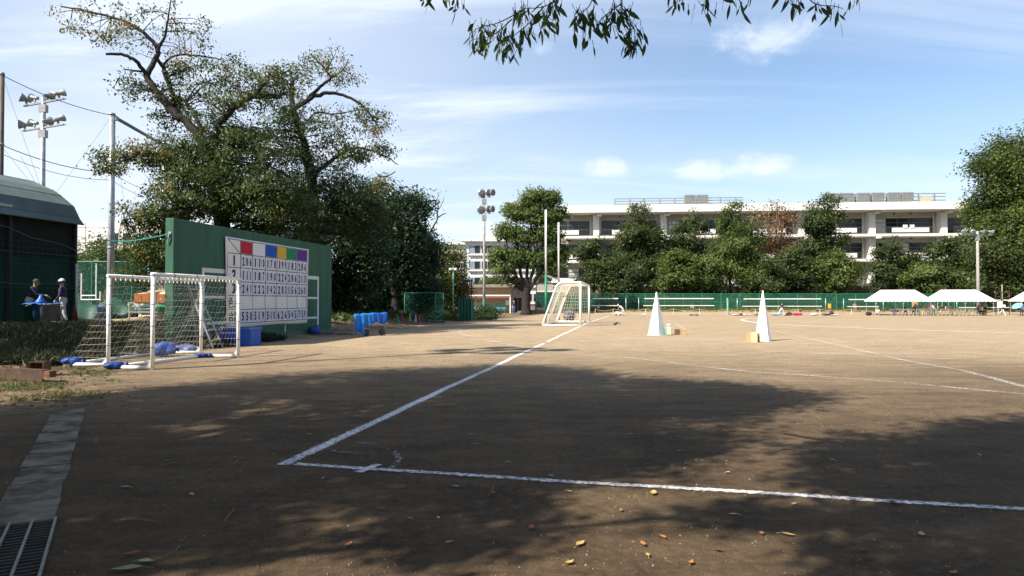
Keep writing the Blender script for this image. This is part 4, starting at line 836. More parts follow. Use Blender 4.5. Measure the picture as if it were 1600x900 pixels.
# bank planting far left, behind the green net
bush_tree('green tree behind the high net beside the shed', 150, 58, 372, 480, 60, .45, L_green, 420, 40, .25, .9, .22)
bush_tree('green tree behind the equipment rack and net', 228, 62, 366, 480, 60, .4, L_green, 420, 40, .25, .9, .22)
t = thing('net_fence', 'green net fence in front of the trees beyond the goals', 'fence', ON(190,46)); fa = ON(112,46); fb = ON(300,46)
m = MB(); m.sheet(lambda u, v: fa.lerp(fb,u)+UP*(3.6*v-.1), 20, 6); m.build('netting', mat('teal_netting', (.006,.085,.058), (.005,.06,.042), .8, .9, trans=.62), t)
for k in range(7): p = fa.lerp(fb,k/6); MB().tube([p, p+UP*3.6], .04, 6).build('post', green_paint, t)
MB().tube([fa+UP*3.55, fb+UP*3.55], .03, 6).build('top_rail', green_paint, t)
for px, d, zt_, lb_ in ((232,44,4.4,'pale pipe post behind the rack'),(247,45,3.9,'second pale pipe post close to the wall end'),(251,33,5.2,'mossy grey post behind the end of the green wall')):
    p = ON(px,d); t = thing('pipe_post', lb_, 'post', p, 'posts behind the rack'); MB().tube([p, V((p.x,p.y,zt_))], .06, 8).build('shaft', galv, t, True); MB().lathe([(.075,0),(.075,.06),(.03,.1)], V((p.x,p.y,zt_)), UP, 8).build('cap', grey_metal, t)

# zelkova by the hut
D3 = 90; b3 = ON(822, D3)
zl = [([b3, PT(822,465,D3), PT(823,450,D3)], .62, .55)]
for e in (((818,452),(806,430),(796,400),(788,360)), ((820,452),(812,420),(808,380),(806,335)), ((823,452),(824,410),(828,360),(836,308)), ((825,452),(834,420),(846,390),(862,350)), ((826,455),(840,432),(856,415),(872,398)), ((818,455),(800,440),(782,428))): zl.append((poly(D3,*e), .27, .05))
tree('zelkova_tree', 'tall spreading tree with several upright stems behind the rugby posts', b3, zl,
  [blob(x,y,D3,rx,rx*.092*1.0,ry,rx*ry/40,ti+.2) for x,y,rx,ry,ti in ((835,310,26,18,.5),(862,312,18,15,.45),(806,330,22,17,.55),(840,338,30,17,.4),(872,335,20,14,.35),(792,362,20,15,.5),(820,368,26,16,.4),(855,368,26,16,.3),(783,398,20,14,.45),(808,402,24,15,.35),(842,405,26,15,.25),(870,392,18,14,.25),(784,420,22,11,.3),(868,418,20,10,.3),(800,438,14,5,.3),(852,434,14,5,.3),(880,404,12,9,.3),(774,405,12,8,.4))],
  1300, 26, .32, .17, .55, L_green, bark, shell=.12, squash=.7)

# row of trees between the fence and the school
row = [('dark round tree in front of the school beside the soccer goal', 930,106,365,462,36,.35,L_ever,230), ('tall dark tree reaching the school roof near its end', 1000,110,322,462,48,.38,L_ever,420), ('dark tree under the rooftop railing', 1075,110,324,462,45,.34,L_ever,400),
 ('brighter green maple low in front of the dark trees', 1058,104,385,462,40,.62,L_green,260), ('bright green pine like tree with layered boughs by the roof', 1143,109,314,440,28,.62,L_green,210), ('full green maple in the middle of the tree row', 1160,104,345,462,44,.48,L_green,340),
 ('large dense green tree covering the school facade', 1288,107,303,450,41,.36,L_ever,430), ('dark low tree before the browned tree', 1238,104,382,462,34,.35,L_ever,230), ('layered yellow green pine in front of the dense tree', 1303,102,392,462,38,.62,L_green,250),
 ('broad dark evergreen standing left of the white tents', 1394,106,372,462,31,.30,L_ever,250), ('yellow green maple above the first white tent', 1438,102,412,462,30,.60,L_green,170), ('dark evergreen beside the concrete floodlight pole', 1484,106,366,462,31,.32,L_ever,300),
 ('small green shrub tree filling the gap under the balconies', 1105,104,395,465,30,.5,L_green,150), ('dark understorey tree between goal and school', 968,104,398,466,40,.30,L_ever,220), ('low tree at the foot of the concrete pole', 1530,102,400,466,36,.40,L_green,230), ('lowest dark shrub tree behind the pyramids', 1195,102,405,466,30,.40,L_ever,170)]
for lab, px, d, top, bot, hw, ti, lm, n in row: bush_tree(lab, px, d, top, bot, hw*1.08, ti+.03, lm, int(n*1.0), 44, .38, .80, .28, lobes=11 if hw > 40 else 9, ry=3.2, narrow=.62)
bush_tree('half dead tree with reddish brown leaves among the green row', 1216, 108, 303, 455, 36, .3, L_brown, 170, 22, .36, 1.2, .25, bk=bark_pale, ry=3)
bush_tree('reddish bare branched tree top above the middle maple', 1185, 109, 318, 400, 22, .8, L_brown, 60, 18, .34, 1.1, .2, bk=bark_pale, ry=2.5)
bush_tree('huge brownish green tree towering at the edge above the tents', 1572, 98, 196, 466, 58, .40, L_cherry, 850, 40, .38, 1.4, .5, lobes=12, ry=5)
bush_tree('tall green tree with bright leaves beside the huge tree', 1625, 94, 185, 466, 62, .62, L_green, 700, 40, .38, 1.4, .5, lobes=12, ry=5)
bush_tree('dark green tree low at the picture edge behind the tents', 1580, 95, 345, 470, 56, .45, L_ever, 480, 36, .38, 1.2, .35, lobes=8, ry=4)
bush_tree('green tree spilling in front of the school balcony end', 1530, 103, 290, 400, 22, .55, L_green, 150, 34, .36, 1.0, .3, ry=2.5)

# hedge along the fence
hb = MB(); C = []; T = []
for k in range(900):
    px = rng.uniform(890,1640); d = rng.uniform(101.5,104); p = ON(px,d); C.append(np.array(p)+rng.normal(size=(26,3))*np.array([.5,.4,.35])+np.array([0,0,rng.uniform(.3,1.9)])); T.append(np.full(26,rng.uniform(.15,.8)))
o = leaves('hedge_planting', L_ever, np.concatenate(C), .34, .2, np.concatenate(T), None, .2); tag(o, 'low tangled shrubs growing behind the green field fence', 'shrubs', None, 'stuff')

# ------------------------------------------------------------------ shade trees standing behind and beside the camera
SHX, SHY = SUNH.x/math.tan(SUN_EL), SUNH.y/math.tan(SUN_EL)
def inpoly(x, y, P):
    c = False; j = len(P)-1
    for i in range(len(P)):
        if (P[i][1] > y) != (P[j][1] > y) and x < (P[j][0]-P[i][0])*(y-P[i][1])/(P[j][1]-P[i][1])+P[i][0]: c = not c
        j = i
    return c
shade = [[(-900,650),(-60,650),(0,640),(150,622),(235,610),(300,606),(350,600),(430,588),(560,582),(700,578),(800,573),(880,580),(960,590),(1080,600),(1200,606),(1290,617),(1240,632),(1150,640),(1170,655),(1120,668),(1190,680),(1140,700),(1040,715),(1060,735),(960,750),(860,752),(820,770),(850,800),(835,838),(780,842),(760,800),(700,800),(725,850),(690,872),(640,862),(600,830),(590,800),(540,800),(560,830),(520,850),(440,846),(470,880),(420,905),(340,876),(240,870),(200,905),(-900,1200)],
  [(1480,668),(1560,664),(1640,655),(1900,660),(1900,1000),(1240,1000),(1290,880),(1250,850),(1330,830),(1300,808),(1480,800),(1430,778),(1300,762),(1220,745),(1290,728),(1240,708),(1340,704),(1300,688),(1430,690)],
  [(1040,793),(1150,790),(1330,812),(1310,832),(1200,822),(1080,818)]]
lit = [(312,671,52,12),(440,633,46,8),(475,815,55,26),(560,640,30,7),(900,640,24,5),(520,870,60,26),(330,880,40,18),(1420,728,40,6),(1390,860,46,16),(1530,850,30,12),(1060,668,36,7),(690,690,22,5),(620,770,40,7)]
_rs = random.Random(17)
lit += [(_rs.uniform(120,1250), _y, _rs.uniform(8,26), _rs.uniform(.02,.045)*(_y-470)) for _y in [470+130*_rs.random()**1.0+110*_rs.random() for _ in range(75)] if _y > 590]
def to_px(x, y):
    c_, s_ = math.cos(PITCH), math.sin(PITCH); zc = y*c_-CAM_H*s_; yc = -CAM_H*c_-y*s_
    return 800+FPX*x/zc, 450-FPX*yc/zc
def canopy_points(n, xr, yr, test, zlo=None, zspan=2.4, per=22, cr=.30):
    C = []; T = []; got = 0; tries = 0
    while got < n and tries < n*30:
        tries += 1; x = random.uniform(*xr); y = random.uniform(*yr)
        if not test(x, y): continue
        z = (zlo(x, y) if zlo else (2.1+.44*max(0,y))/(1+.44*SHY)+2.3)+random.random()**1.3*zspan
        c = np.array([x-SHX*z, y-SHY*z, z]); k = int(per*random.uniform(.5,1.5))
        C.append(c+rng.normal(size=(k,3))*(cr if zlo else .035+.026*y)*np.array([1,1,.45])); T.append(np.full(k, random.uniform(.1,.6))); got += 1
    return C, T
def test_main(x, y):
    if y < 1.2: return False
    u, v = to_px(x, y); u += random.gauss(0,10); v += random.gauss(0,max(1.5,(v-470)*.022))
    if not any(inpoly(u,v,P) for P in shade): return False
    return not any(((u-a)/c/1.35)**2+((v-b)/d/1.5)**2 < 1 for a,b,c,d in lit)
def shade_tree(lab, base, C, T, limbs_to, lm=L_green):
    t = thing('shade_tree', lab, 'tree', base, 'shade trees over the camera'); hub = V(base)+UP*3.6
    MB().tube(curve_pts([V(base)-UP*.1, V(base)+V((.1,.05,1.3)), hub]), [.34-.014*k for k in range(9)], 12).build('trunk', bark, t, True)
    for e in limbs_to:
        e = V(e); mid = hub.lerp(e,.5)+UP*.5; MB().tube(curve_pts([hub-UP*.2, mid, e], 6), [.15-.0105*k for k in range(13)], 8).build('limb', bark, t, True)
    P = np.concatenate(C); T = np.concatenate(T); zc = P[:,1]*math.cos(PITCH)+(P[:,2]-CAM_H)*math.sin(PITCH); yc = (P[:,2]-CAM_H)*math.cos(PITCH)-P[:,1]*math.sin(PITCH); zs = np.maximum(zc,.05)
    keep = (zc < .1) | (np.abs(P[:,0]/zs) > .80) | (yc/zs > .455)
    leaves('crown', lm, P[keep], .15, .075, T[keep], t, .5); return t
C, T = canopy_points(7600, (-13,9), (1.2,15.4), test_main)
Cb, Tb = canopy_points(1700, (-13,11), (-12,2.5), lambda x, y: True, lambda x, y: 4.6, 3.0, 22, .4); C += Cb; T += Tb  # unseen leaf clumps above and behind the camera, added to block skylight
Cm = np.array([c.mean(axis=0) for c in C]); sel = Cm[:,0]-.6*Cm[:,1] < -2.2
A1 = [c for c, s_ in zip(C, sel) if s_]; T1 = [c for c, s_ in zip(T, sel) if s_]; A2 = [c for c, s_ in zip(C, sel) if not s_]; T2 = [c for c, s_ in zip(T, sel) if not s_]
random.seed(3)
shade_tree('big cherry tree out of the picture shading the dirt in front', V((-9.5,-.5,0)), A1, T1, [tuple(a.mean(axis=0)) for a in random.sample(A1, 16)])

# the twig hanging into the top of the picture belongs to the second shade tree
TWIGS = []; TIPS = []
def spray(d, path, nleaf, r=.005):
    pts = curve_pts([PT(x, y, d+q) for x, y, q in path], 5); TWIGS.append(MB().tube(pts, [r*(1-.7*k/(len(pts)-1)) for k in range(len(pts))], 5))
    for i in range(int(nleaf*1.2)):
        p = pts[random.randrange(max(1,len(pts)//3), len(pts))]; TIPS.append(p+V((random.gauss(0,.035),random.gauss(0,.05),random.gauss(-.02,.03))))
for path, n in (([(900,-60,0),(880,-10,0),(850,10,0),(820,14,.05),(800,22,.1)],30), ([(850,10,0),(828,35,0),(800,58,0),(785,72,0)],36), ([(820,14,.05),(780,35,.05),(752,42,.1),(735,52,.1)],24), ([(800,30,.0),(770,55,-.1),(738,62,-.1)],20),
  ([(930,-80,.1),(925,0,.1),(905,25,.1),(915,52,.1)],26), ([(960,-90,0),(972,5,0),(970,30,0),(985,60,0)],34), ([(972,5,0),(945,25,.1),(930,40,.1)],20), ([(870,-30,0),(862,15,-.1),(850,40,-.1)],22), ([(975,20,0),(990,45,0),(992,64,0)],22),
  ([(680,-30,.2),(700,-6,.2),(712,-2,.2)],14), ([(665,-30,.2),(668,-4,.2)],8), ([(1030,-40,.1),(1060,-6,.1),(1110,0,.1)],22), ([(1090,-25,0),(1150,-4,0),(1165,-2,0)],12), ([(1210,-30,0),(1235,0,0),(1240,6,0)],12), ([(1250,-30,0),(1270,4,0),(1305,10,0),(1318,14,0)],14), ([(1330,-20,0),(1342,-4,0)],4)):
    random.seed(int(path[0][0]*3+n)); spray(4.6, path, n)
tb = V((3.6,-2.6,0)); t2 = shade_tree('second cherry tree out of the picture with a leafy twig hanging into the sky', tb, A2, T2, [tuple(a.mean(axis=0)) for a in random.sample(A2, 12)]+[tuple(PT(900,-75,4.6)), tuple(PT(965,-90,4.6)), tuple(PT(1060,-110,4.6)), tuple(PT(1240,-110,4.6)), tuple(PT(680,-90,4.8))])
for q in TWIGS: q.build('twig', bark, t2)
# hero leaves: pointed, folded along the midrib, hanging
hl = MB(); lv = []
for p in TIPS:
    l = random.uniform(.055,.12); wd = l*random.uniform(.23,.30); d = V((random.gauss(0,.5),random.gauss(0,.5),-1)).normalized(); s_ = d.cross(V((random.gauss(0,1),random.gauss(0,1),.1))).normalized(); n_ = d.cross(s_); cv = random.uniform(-.25,.25); fold = random.uniform(.1,.3)
    mid = [p+d*l*q+n_*cv*l*q*q for q in (0,.2,.45,.72,.9,1.0)]; ws = (.02,.7,1,.72,.28,0)
    for sg in (-1,1):
        vs = []
        for a, b in zip(mid, ws): vs += [a, a+s_*sg*wd*.5*b+n_*fold*wd*b*.5]
        hl.add(vs, [(2*k,2*k+1,2*k+3,2*k+2) for k in range(5)])
    hl.tube([p-d*.03+V((0,0,.01)), p], .0022, 3, False)
ho = hl.build('hanging_leaves', L_green, t2, True); nvv = len(ho.data.vertices); a = ho.data.attributes.new('tint','FLOAT','POINT'); tv = np.repeat(rng.uniform(.0,.6,size=nvv//24+2), 24)[:nvv]; a.data.foreach_set('value', tv.astype(np.float32))

def test_bank(x, y):
    if not (-22 < x < -10.2+.18*(y-15)+random.gauss(0,.3) and 15.8 < y < 24.5): return False
    return math.sin(x*2.1+1)*math.sin(y*1.7) < .78
C, T = canopy_points(1400, (-22,-8), (15.5,24.5), test_bank, lambda x, y: 8.6, 2.5, 22, .34)
shade_tree('cherry tree out of the picture shading the grassy bank', V((-24.5,8.0,0)), C, T, [tuple(a.mean(axis=0)) for a in random.sample(C, 10)])

# ------------------------------------------------------------------ school building behind the trees
wallc = mat('school_concrete', (.52,.50,.445), (.45,.43,.38), .5, .85, .05); slabw = mat('school_white', (.68,.665,.62), (.60,.585,.54), .6, .7); beige = mat('school_beige', (.32,.30,.25), (.27,.25,.21), .6, .85)
framem = mat('window_frame', (.10,.105,.11), None, 3, .5); curtain = mat('curtain_pane', (.42,.43,.40), (.30,.31,.29), 1.2, .35, spec=.6); railm = mat('balcony_rail', (.10,.10,.10), None, 3, .5)
SB = ON(886,121); SB.z = .1; sc = thing('school_building', 'long white four storey school building with balconies behind the trees', 'building', SB); ORG[sc] = V((0,0,0))
sc.rotation_euler = (0,0,-math.atan(.08))
FZ = [.0,4.25,8.35,12.55]; RZ = 16.5; LEN = 80.5; BAY = 11.6; CX = [5.1-11.6+BAY*k for k in range(8)]
MB().box((LEN/2,8.0,8.2), (LEN,13.0,16.4)).build('main_block', wallc, sc)
MB().box((LEN/2,6.4,17.05), (LEN+1.2,17.6,1.15)).build('roof_slab', slabw, sc)
MB().box((LEN/2,6.6,17.72), (LEN+.8,17.0,.18)).build('roof_coping', wallc, sc)
for z in FZ[1:]:
    MB().box((LEN/2,.0,z-.21), (LEN+.4,3.0,.42)).build('floor_slab', slabw, sc)
for x in CX[1:]:
    MB().box((x,.55,8.2), (1.0,1.6,16.35)).build('column', slabw, sc)
    for z in (16.25,12.0): MB().box((x+.5,-.75,z), (.85,1.5,.42)).build('bracket', slabw, sc)
    MB().tube([(x-1.0,1.2,0), (x-1.0,1.2,16.3)], .09, 6).build('downpipe', wallc, sc)
def window_proto(wd, ht, n):
    fr = MB(); pn = []
    for k in range(n+1): fr.box((k*wd/n,0,ht/2), (.09,.10,ht))
    for z in (0,ht,ht*.73): fr.box((wd/2,.0,z), (wd,.09,.09))
    return fr
fw, fhh, npan = 9.5, 2.75, 5
f0 = window_proto(fw, fhh, npan).build('window', framem, sc); p0 = MB(); p0.box((fw/npan/2,0,fhh/2), (fw/npan-.05,.03,fhh-.05)); pane_me = None
rl = MB()
for k in range(36): rl.bar((k*.26,0,0), (k*.26,0,1.1), .03)
rl.bar((0,0,1.1), (9.3,0,1.1), .06); rl.bar((0,0,.1), (9.3,0,.1), .05)
rl0 = rl.build('balcony_railing', railm, sc); par0 = MB().box((2.9,0,.55), (5.9,.14,.75)).build('balcony_panel', slabw, sc); bev0 = MB().box((4.75,0,.52), (9.5,.25,1.05)).build('wall_band', beige, sc)
vt0 = MB().lathe([(.17,0),(.17,.06)], (0,0,0), V((0,-1,0)), 10).build('vent', dark_metal, sc)
pA = p0.build('pane', glassy, f0); pB = p0.build('pane', curtain, f0)
first = True
def cp(o, loc, par):
    c = o.copy(); COL.objects.link(c); c.parent = par; c.location = loc; return c
random.seed(11)
for fi, z in enumerate(FZ):
    for x in CX:
        if x+9 < 0: continue
        wn = cp(f0, (x+1.0,1.46,z+.12), sc)
        for k in range(npan): cp(pB if random.random() < .22 else pA, (k*fw/npan,.03,0), wn)
        cp(bev0, (x+1.0,1.44,z+3.1), sc)
        if fi:
            cp(rl0, (x+1.0,-1.30,z+.02), sc); cp(par0, (x+2.7,-1.42,z+.05), sc)
        for q in (4.2,6.9): cp(vt0, (x+q,1.30,z+3.62), sc)
for o in (pA,pB,f0,rl0,par0,bev0,vt0): bpy.data.objects.remove(o)
def roof_rail(x0, x1, h):
    for k in range(int((x1-x0)/2.6)+1):
        x = x0+k*2.6; MB().bar((x,1,17.8), (x,1,17.8+h), .2).build('roof_rail_post', grey_metal, sc); MB().bar((x,1,17.8+h*.5), (x+.9,2.2,17.8), .08).build('roof_rail_stay', grey_metal, sc)
    for z in (.35,.7,1.0): MB().bar((x0,1,17.8+h*z), (x1,1,17.8+h*z), .15).build('roof_rail', grey_metal, sc)
roof_rail(8.4,30.5,1.45); roof_rail(44.0,64.0,1.75)
louv = mat('louvre_grey', (.22,.225,.225), (.17,.175,.175), 2, .6)
for x, wd in ((21.3,1.9),(23.4,1.9),(45.2,2.0),(47.6,2.1),(50.3,2.1),(52.7,2.0),(55.3,2.0),(57.5,1.9)):
    b_ = MB().box((x,.4,18.95), (wd,.5,1.5)).build('rooftop_unit', louv, sc)
    for k in range(5): MB().box((x,.13,18.42+k*.27), (wd-.12,.06,.05)).build('louvre_slat', grey_metal, b_)
    MB().box((x,.5,18.0), (wd-.3,.4,.5)).build('unit_stand', wallc, sc)
MB().box((60.6,.6,18.4), (1.5,1,1.1)).build('rooftop_box', mat('box_tan',(.42,.38,.28)), sc)
ch_l = mat('white_chair', (.75,.75,.75))
for x in (56.2,57.3): MB().box((x,-1.55,13.75), (.7,.1,.5)).build('cloth_on_rail', ch_l, sc)

# white school block farther away
B2 = ON(716,160); B2.z = 0; s2 = thing('white_school_block', 'bright white school block with ribbon windows beyond the cream hut', 'building', B2)
w2 = mat('white_render', (.66,.66,.64), (.60,.60,.58), .5, .7); W2 = 30
MB().box(B2+V((W2/2,7,7.6)), (W2,14,15.2)).build('main_block', w2, s2); MB().box(B2+V((W2/2+.3,6.6,15.4)), (W2-.6,15.6,.5)).build('eaves', w2, s2)
m = MB(); m.prism([(4,0),(W2,0),(W2-6,2.4),(10,2.4)], B2+V((0,.5,15.66)), V((1,0,0)), V((0,.15,1)), V((0,1,0)), 11); m.build('roof', mat('pale_roof', (.60,.57,.52), (.54,.51,.47), 1, .8), s2)
for z in (1.2,5.0,8.75,12.4):
    MB().box(B2+V((W2/2+1.2,-.25,z-.35)), (W2-2.2,.6,.25)).build('sill_band', w2, s2)
    for k in range(9):
        x = 2.3+k*3.0; wn = MB(); wn.box(B2+V((x+1.4,-.05,z+.95)), (2.75,.16,1.95)); o = wn.build('window', mat('frame_white',(.6,.6,.6)), s2)
        for q in range(2): MB().box(B2+V((x+.72+q*1.36,-.14,z+.95)), (1.24,.05,1.75)).build('pane', glassy if (k+q)%3 else mat('blue_pane', (.22,.28,.33), (.15,.2,.25), .6, .15, spec=.8), o)
MB().box(B2+V((-.05,3,10.5)), (.2,1.5,1.6)).build('side_window', glassy, s2)
B3 = ON(612,135); B3.z = 0; s3 = thing('low_white_block', 'white building with a dark window band half hidden by the olive tree', 'building', B3)
MB().box(B3+V((7,5,6.2)), (14,10,12.4)).build('main_block', w2, s3); MB().box(B3+V((7,-.1,10.2)), (13.4,.3,1.0)).build('window_band', glassy, s3); MB().box(B3+V((7,4.8,12.6)), (14.6,11,.4)).build('roof_slab', w2, s3)
B4 = ON(96,120); B4.z = 0; s4 = thing('far_white_building', 'plain white building beyond the trees next to the green shed', 'building', B4)
MB().box(B4+V((13,6,7.6)), (26,12,15.2)).build('main_block', mat('tile_white', (.70,.68,.64), (.64,.62,.58), .6, .7), s4)
for x in (4.0,10.0,16.0): MB().box(B4+V((x,-.02,7.6)), (.08,.06,15)).build('panel_joint', wallc, s4)
MB().box(B4+V((13,-.03,11.6)), (26,.06,.09)).build('panel_joint', wallc, s4)
for x, z in ((9.2,12.2),(11.2,12.2),(9.2,9.4),(11.2,9.4)):
    o = MB().box(B4+V((x,-.04,z)), (1.4,.12,2.2)).build('window', mat('frame_white',(.6,.6,.6)), s4); MB().box(B4+V((x,-.12,z)), (1.1,.05,1.9)).build('pane', glassy, o)

# cream hut
HB = ON(728,93); hut = thing('cream_hut', 'low cream club hut with flat roof and red awning', 'hut', HB); cream = mat('cream_wall', (.52,.44,.28), (.45,.375,.235), 1.2, .8); hz0 = HB.z
def hp(x, y, z): return HB+V((x,y,z))
MB().box(hp(3.0,3.4,1.7), (6.3,5.2,3.4)).build('front_block', cream, hut)
m = MB(); m.prism([(6.15,.8),(7.8,3.0),(7.8,6),(6.15,6)], hp(0,0,0), V((1,0,0)), V((0,1,0)), UP, 3.3); m.build('side_block', mat('cream_grey', (.40,.35,.27), (.34,.30,.23), 1.2, .8), hut)
roofc = mat('hut_fascia', (.25,.21,.17), (.19,.16,.13), 2, .8)
MB().box(hp(2.8,3.0,3.62), (7.0,6.4,.42)).build('roof_fascia', roofc, hut); m = MB(); m.prism([(6.35,.2),(8.1,2.6),(8.1,6.3),(6.35,6.3)], hp(0,0,3.30), V((1,0,0)), V((0,1,0)), UP, .36); m.build('roof_fascia', mat('dark_fascia', (.07,.055,.05)), hut)
aw = mat('awning_red', (.25,.085,.065), (.20,.07,.05), 2, .7)
m = MB(); m.add([hp(.2,-.9,1.95),hp(5.9,-.9,1.95),hp(5.9,.75,2.45),hp(.2,.75,2.45),hp(.2,-.9,2.02),hp(5.9,-.9,2.02),hp(5.9,.75,2.52),hp(.2,.75,2.52)], [(0,1,2,3),(7,6,5,4),(0,4,5,1),(1,5,6,2),(3,2,6,7),(0,3,7,4)]); m.build('awning', aw, hut)
MB().box(hp(5.95,-.85,1.15), (.14,.14,2.35)).build('awning_post', white_paint, hut); MB().box(hp(3.1,-.95,2.35), (5.9,.1,.14)).build('awning_beam', white_paint, hut)
for x, y in ((6.72,1.50),(7.32,2.30)): MB().box(hp(x,y,1.0), (.72,.12,2.0), (V((.6,.8,0)),V((-.8,.6,0)),UP)).build('door', mat('dark_door',(.03,.03,.03)), hut)
for x, y in ((6.55,1.28),(7.35,2.35)): MB().box(hp(x,y,2.85), (.9,.3,.5), (V((.6,.8,0)),V((-.8,.6,0)),UP)).build('air_vent_box', mat('pale_box', (.42,.38,.33)), hut)
MB().box(hp(5.6,-.02,1.4), (.5,.06,.7)).build('notice_board', white_board, hut)
teal = mat('teal_bench', (.05,.30,.34), (.035,.22,.26), 3, .6)
for x, lb_ in ((2.2,'teal bench partly behind the floodlight pole at the hut'),(4.5,'teal bench near the white awning post of the hut')):
    p = hp(x,-.3,0); t = thing('bench', lb_, 'bench', p, 'teal benches at the hut')
    MB().box(p+UP*.42, (1.7,.45,.07)).build('seat', teal, t); MB().box(p+V((0,.25,.72)), (1.7,.06,.35)).build('backrest', teal, t)
    for sx in (-.7,.7):
        for sy in (-.15,.15): MB().box(p+V((sx,sy,.19)), (.07,.07,.39)).build('leg', teal, t)
C = []; T = []
for k in range(60): C.append(np.array(hp(rng.uniform(2,5.5),rng.uniform(2,5),3.8+rng.uniform(0,.9)))+rng.normal(size=(24,3))*.3); T.append(np.full(24,rng.uniform(.4,.9)))
o = leaves('roof_shrub', L_green, np.concatenate(C), .3, .17, np.concatenate(T), None, .2, org=tuple(hp(3.5,3,3.8))); tag(o, 'light green shrub showing over the roof of the cream hut', 'shrub')
# clock on a post, stone bench round the tree
p = ON(838,94); t = thing('post_clock', 'round white clock on a tall post beside the big tree', 'clock', p); zc = PT(838,437,94).z
MB().tube([p, V((p.x,p.y,zc-.4))], .07, 8).build('post', grey_metal, t, True); fc = MB().lathe([(.46,-.06),(.46,.06)], V((p.x,p.y,zc)), V((0,-1,0)), 24).build('clock_case', grey_metal, t)
fo = MB().lathe([(.41,.062),(.41,.075)], V((p.x,p.y,zc)), V((0,-1,0)), 24).build('clock_face', white_board, t)
for a, l in ((.6,.25),(2.4,.33)): MB().bar(V((p.x,p.y-.09,zc)), V((p.x+math.sin(a)*l,p.y-.09,zc+math.cos(a)*l)), .03).build('hand', dark_metal, fo)
p = ON(826,92); t = thing('tree_kerb', 'low grey stone platform round the foot of the big tree', 'platform', p+V((1.2,3,0)))
for k in range(9): bevel(MB().box(p+V((-1.2+k*.62,.6,.17)), (.58,.5,.34)).build('kerb_stone', mat('dark_stone', (.20,.20,.17), (.12,.12,.10), 3, .9), t), .03)

# green field fence with its mesh, posts and rails
fz0, fz1 = ON(893,101), ON(1680,96); t = thing('field_fence', 'long green mesh fence along the far edge of the field', 'fence', fz0); fl_ = (fz1-fz0).length; n = 26
m = MB(); m.sheet(lambda u, v: fz0.lerp(fz1,u)+UP*(2.3*v+.02), 40, 4); m.build('mesh', netgreen, t)
for k in range(n+1): p = fz0.lerp(fz1,k/n); MB().tube([p, p+UP*2.38], .055, 6).build('post', green_paint, t)
MB().tube([fz0+UP*2.36, fz1+UP*2.36], .045, 6).build('top_rail', green_paint, t); MB().tube([fz0+UP*1.2, fz1+UP*1.2], .03, 6).build('middle_rail', green_paint, t)
fq = ON(836,100); t = thing('fence_wing', 'short green fence run behind the rugby posts', 'fence', fq); fr_ = ON(892,101)
m = MB(); m.sheet(lambda u, v: fq.lerp(fr_,u)+UP*(2.3*v+.02), 6, 4); m.build('mesh', netgreen, t)
for k in range(4): p = fq.lerp(fr_,k/3); MB().tube([p, p+UP*2.35], .05, 6).build('post', green_paint, t)
MB().tube([fq+UP*2.33, fr_+UP*2.33], .04, 6).build('top_rail', green_paint, t)
# volleyball nets along the fence
vm = mat('volley_mesh', (.03,.035,.035), None, 2, .9, trans=.72); vband = mat('net_band', (.72,.71,.62), (.6,.59,.5), 3, .7)
for x0, x1, ytop, ybot, pa, pb, lab in ((926,966,466.5,477.5,905,978,'net with white bands partly behind the soccer goal'),(1007,1115,466.5,477.5,998,1136,'net with white bands behind the first white pyramid'),(1162,1283,467,478.5,1152,1290,'net with white bands behind the second white pyramid'),(1326,1372,468,479,1318,1380,'net with white bands next to the first tent'),(1500,1606,469,480.5,1495,1612,'net with white bands behind the last chairs')):
    d = 94; A = ON(pa,d); B = ON(pb,d); t = thing('volleyball_net', lab, 'net', (A+B)/2, 'nets strung in front of the fence')
    a0, a1, c0, c1 = PT(x0,ytop,d), PT(x1,ytop,d), PT(x0-2,ybot,d), PT(x1+1,ybot,d)
    MB().bar(a0, a1, .05, .13).build('top_band', vband, t); MB().bar(c0, c1, .05, .10).build('bottom_band', vband, t)
    m = MB(); m.quad(c0,c1,a1,a0); m.build('mesh', vm, t)
    for q in (A,B): MB().tube([q, V((q.x,q.y,a0.z+.1))], .05, 8).build('post', galv, t, True)
    for q, e in ((A,(a0,c0)),(B,(a1,c1))):
        for k in e: MB().tube([V((q.x,q.y,k.z)), k], .014, 4).build('tie_rope', wm, t)
# low rope barrier on stakes
t = thing('rope_barrier', 'low yellow rope sagging between short stakes before the fence', 'rope', ON(1200,90)); xs = [930,958,1009,1052,1093,1136,1180,1247,1281,1330,1378,1420,1470,1520,1560,1610]; yl = mat('yellow_rope', (.55,.38,.10), (.45,.31,.08), 5, .8)
for a, b in zip(xs, xs[1:]):
    p, q = ON(a,90), ON(b,90); MB().tube([p.lerp(q,k/8)+UP*(.70-.22*4*(k/8)*(1-k/8)) for k in range(9)], .022, 4).build('rope', yl, t); MB().tube([p, p+UP*.75], .025, 5).build('stake', vband, t)
tp_ = ON(1137,90); t = thing('gate_post', 'stout mint green post at the gap in the fence', 'post', tp_); MB().tube([tp_, tp_+UP*2.1], .11, 8).build('shaft', mat('mint_paint',(.2,.4,.3)), t); MB().lathe([(.2,0),(.2,.25)], tp_, UP, 10).build('base', galv, t)

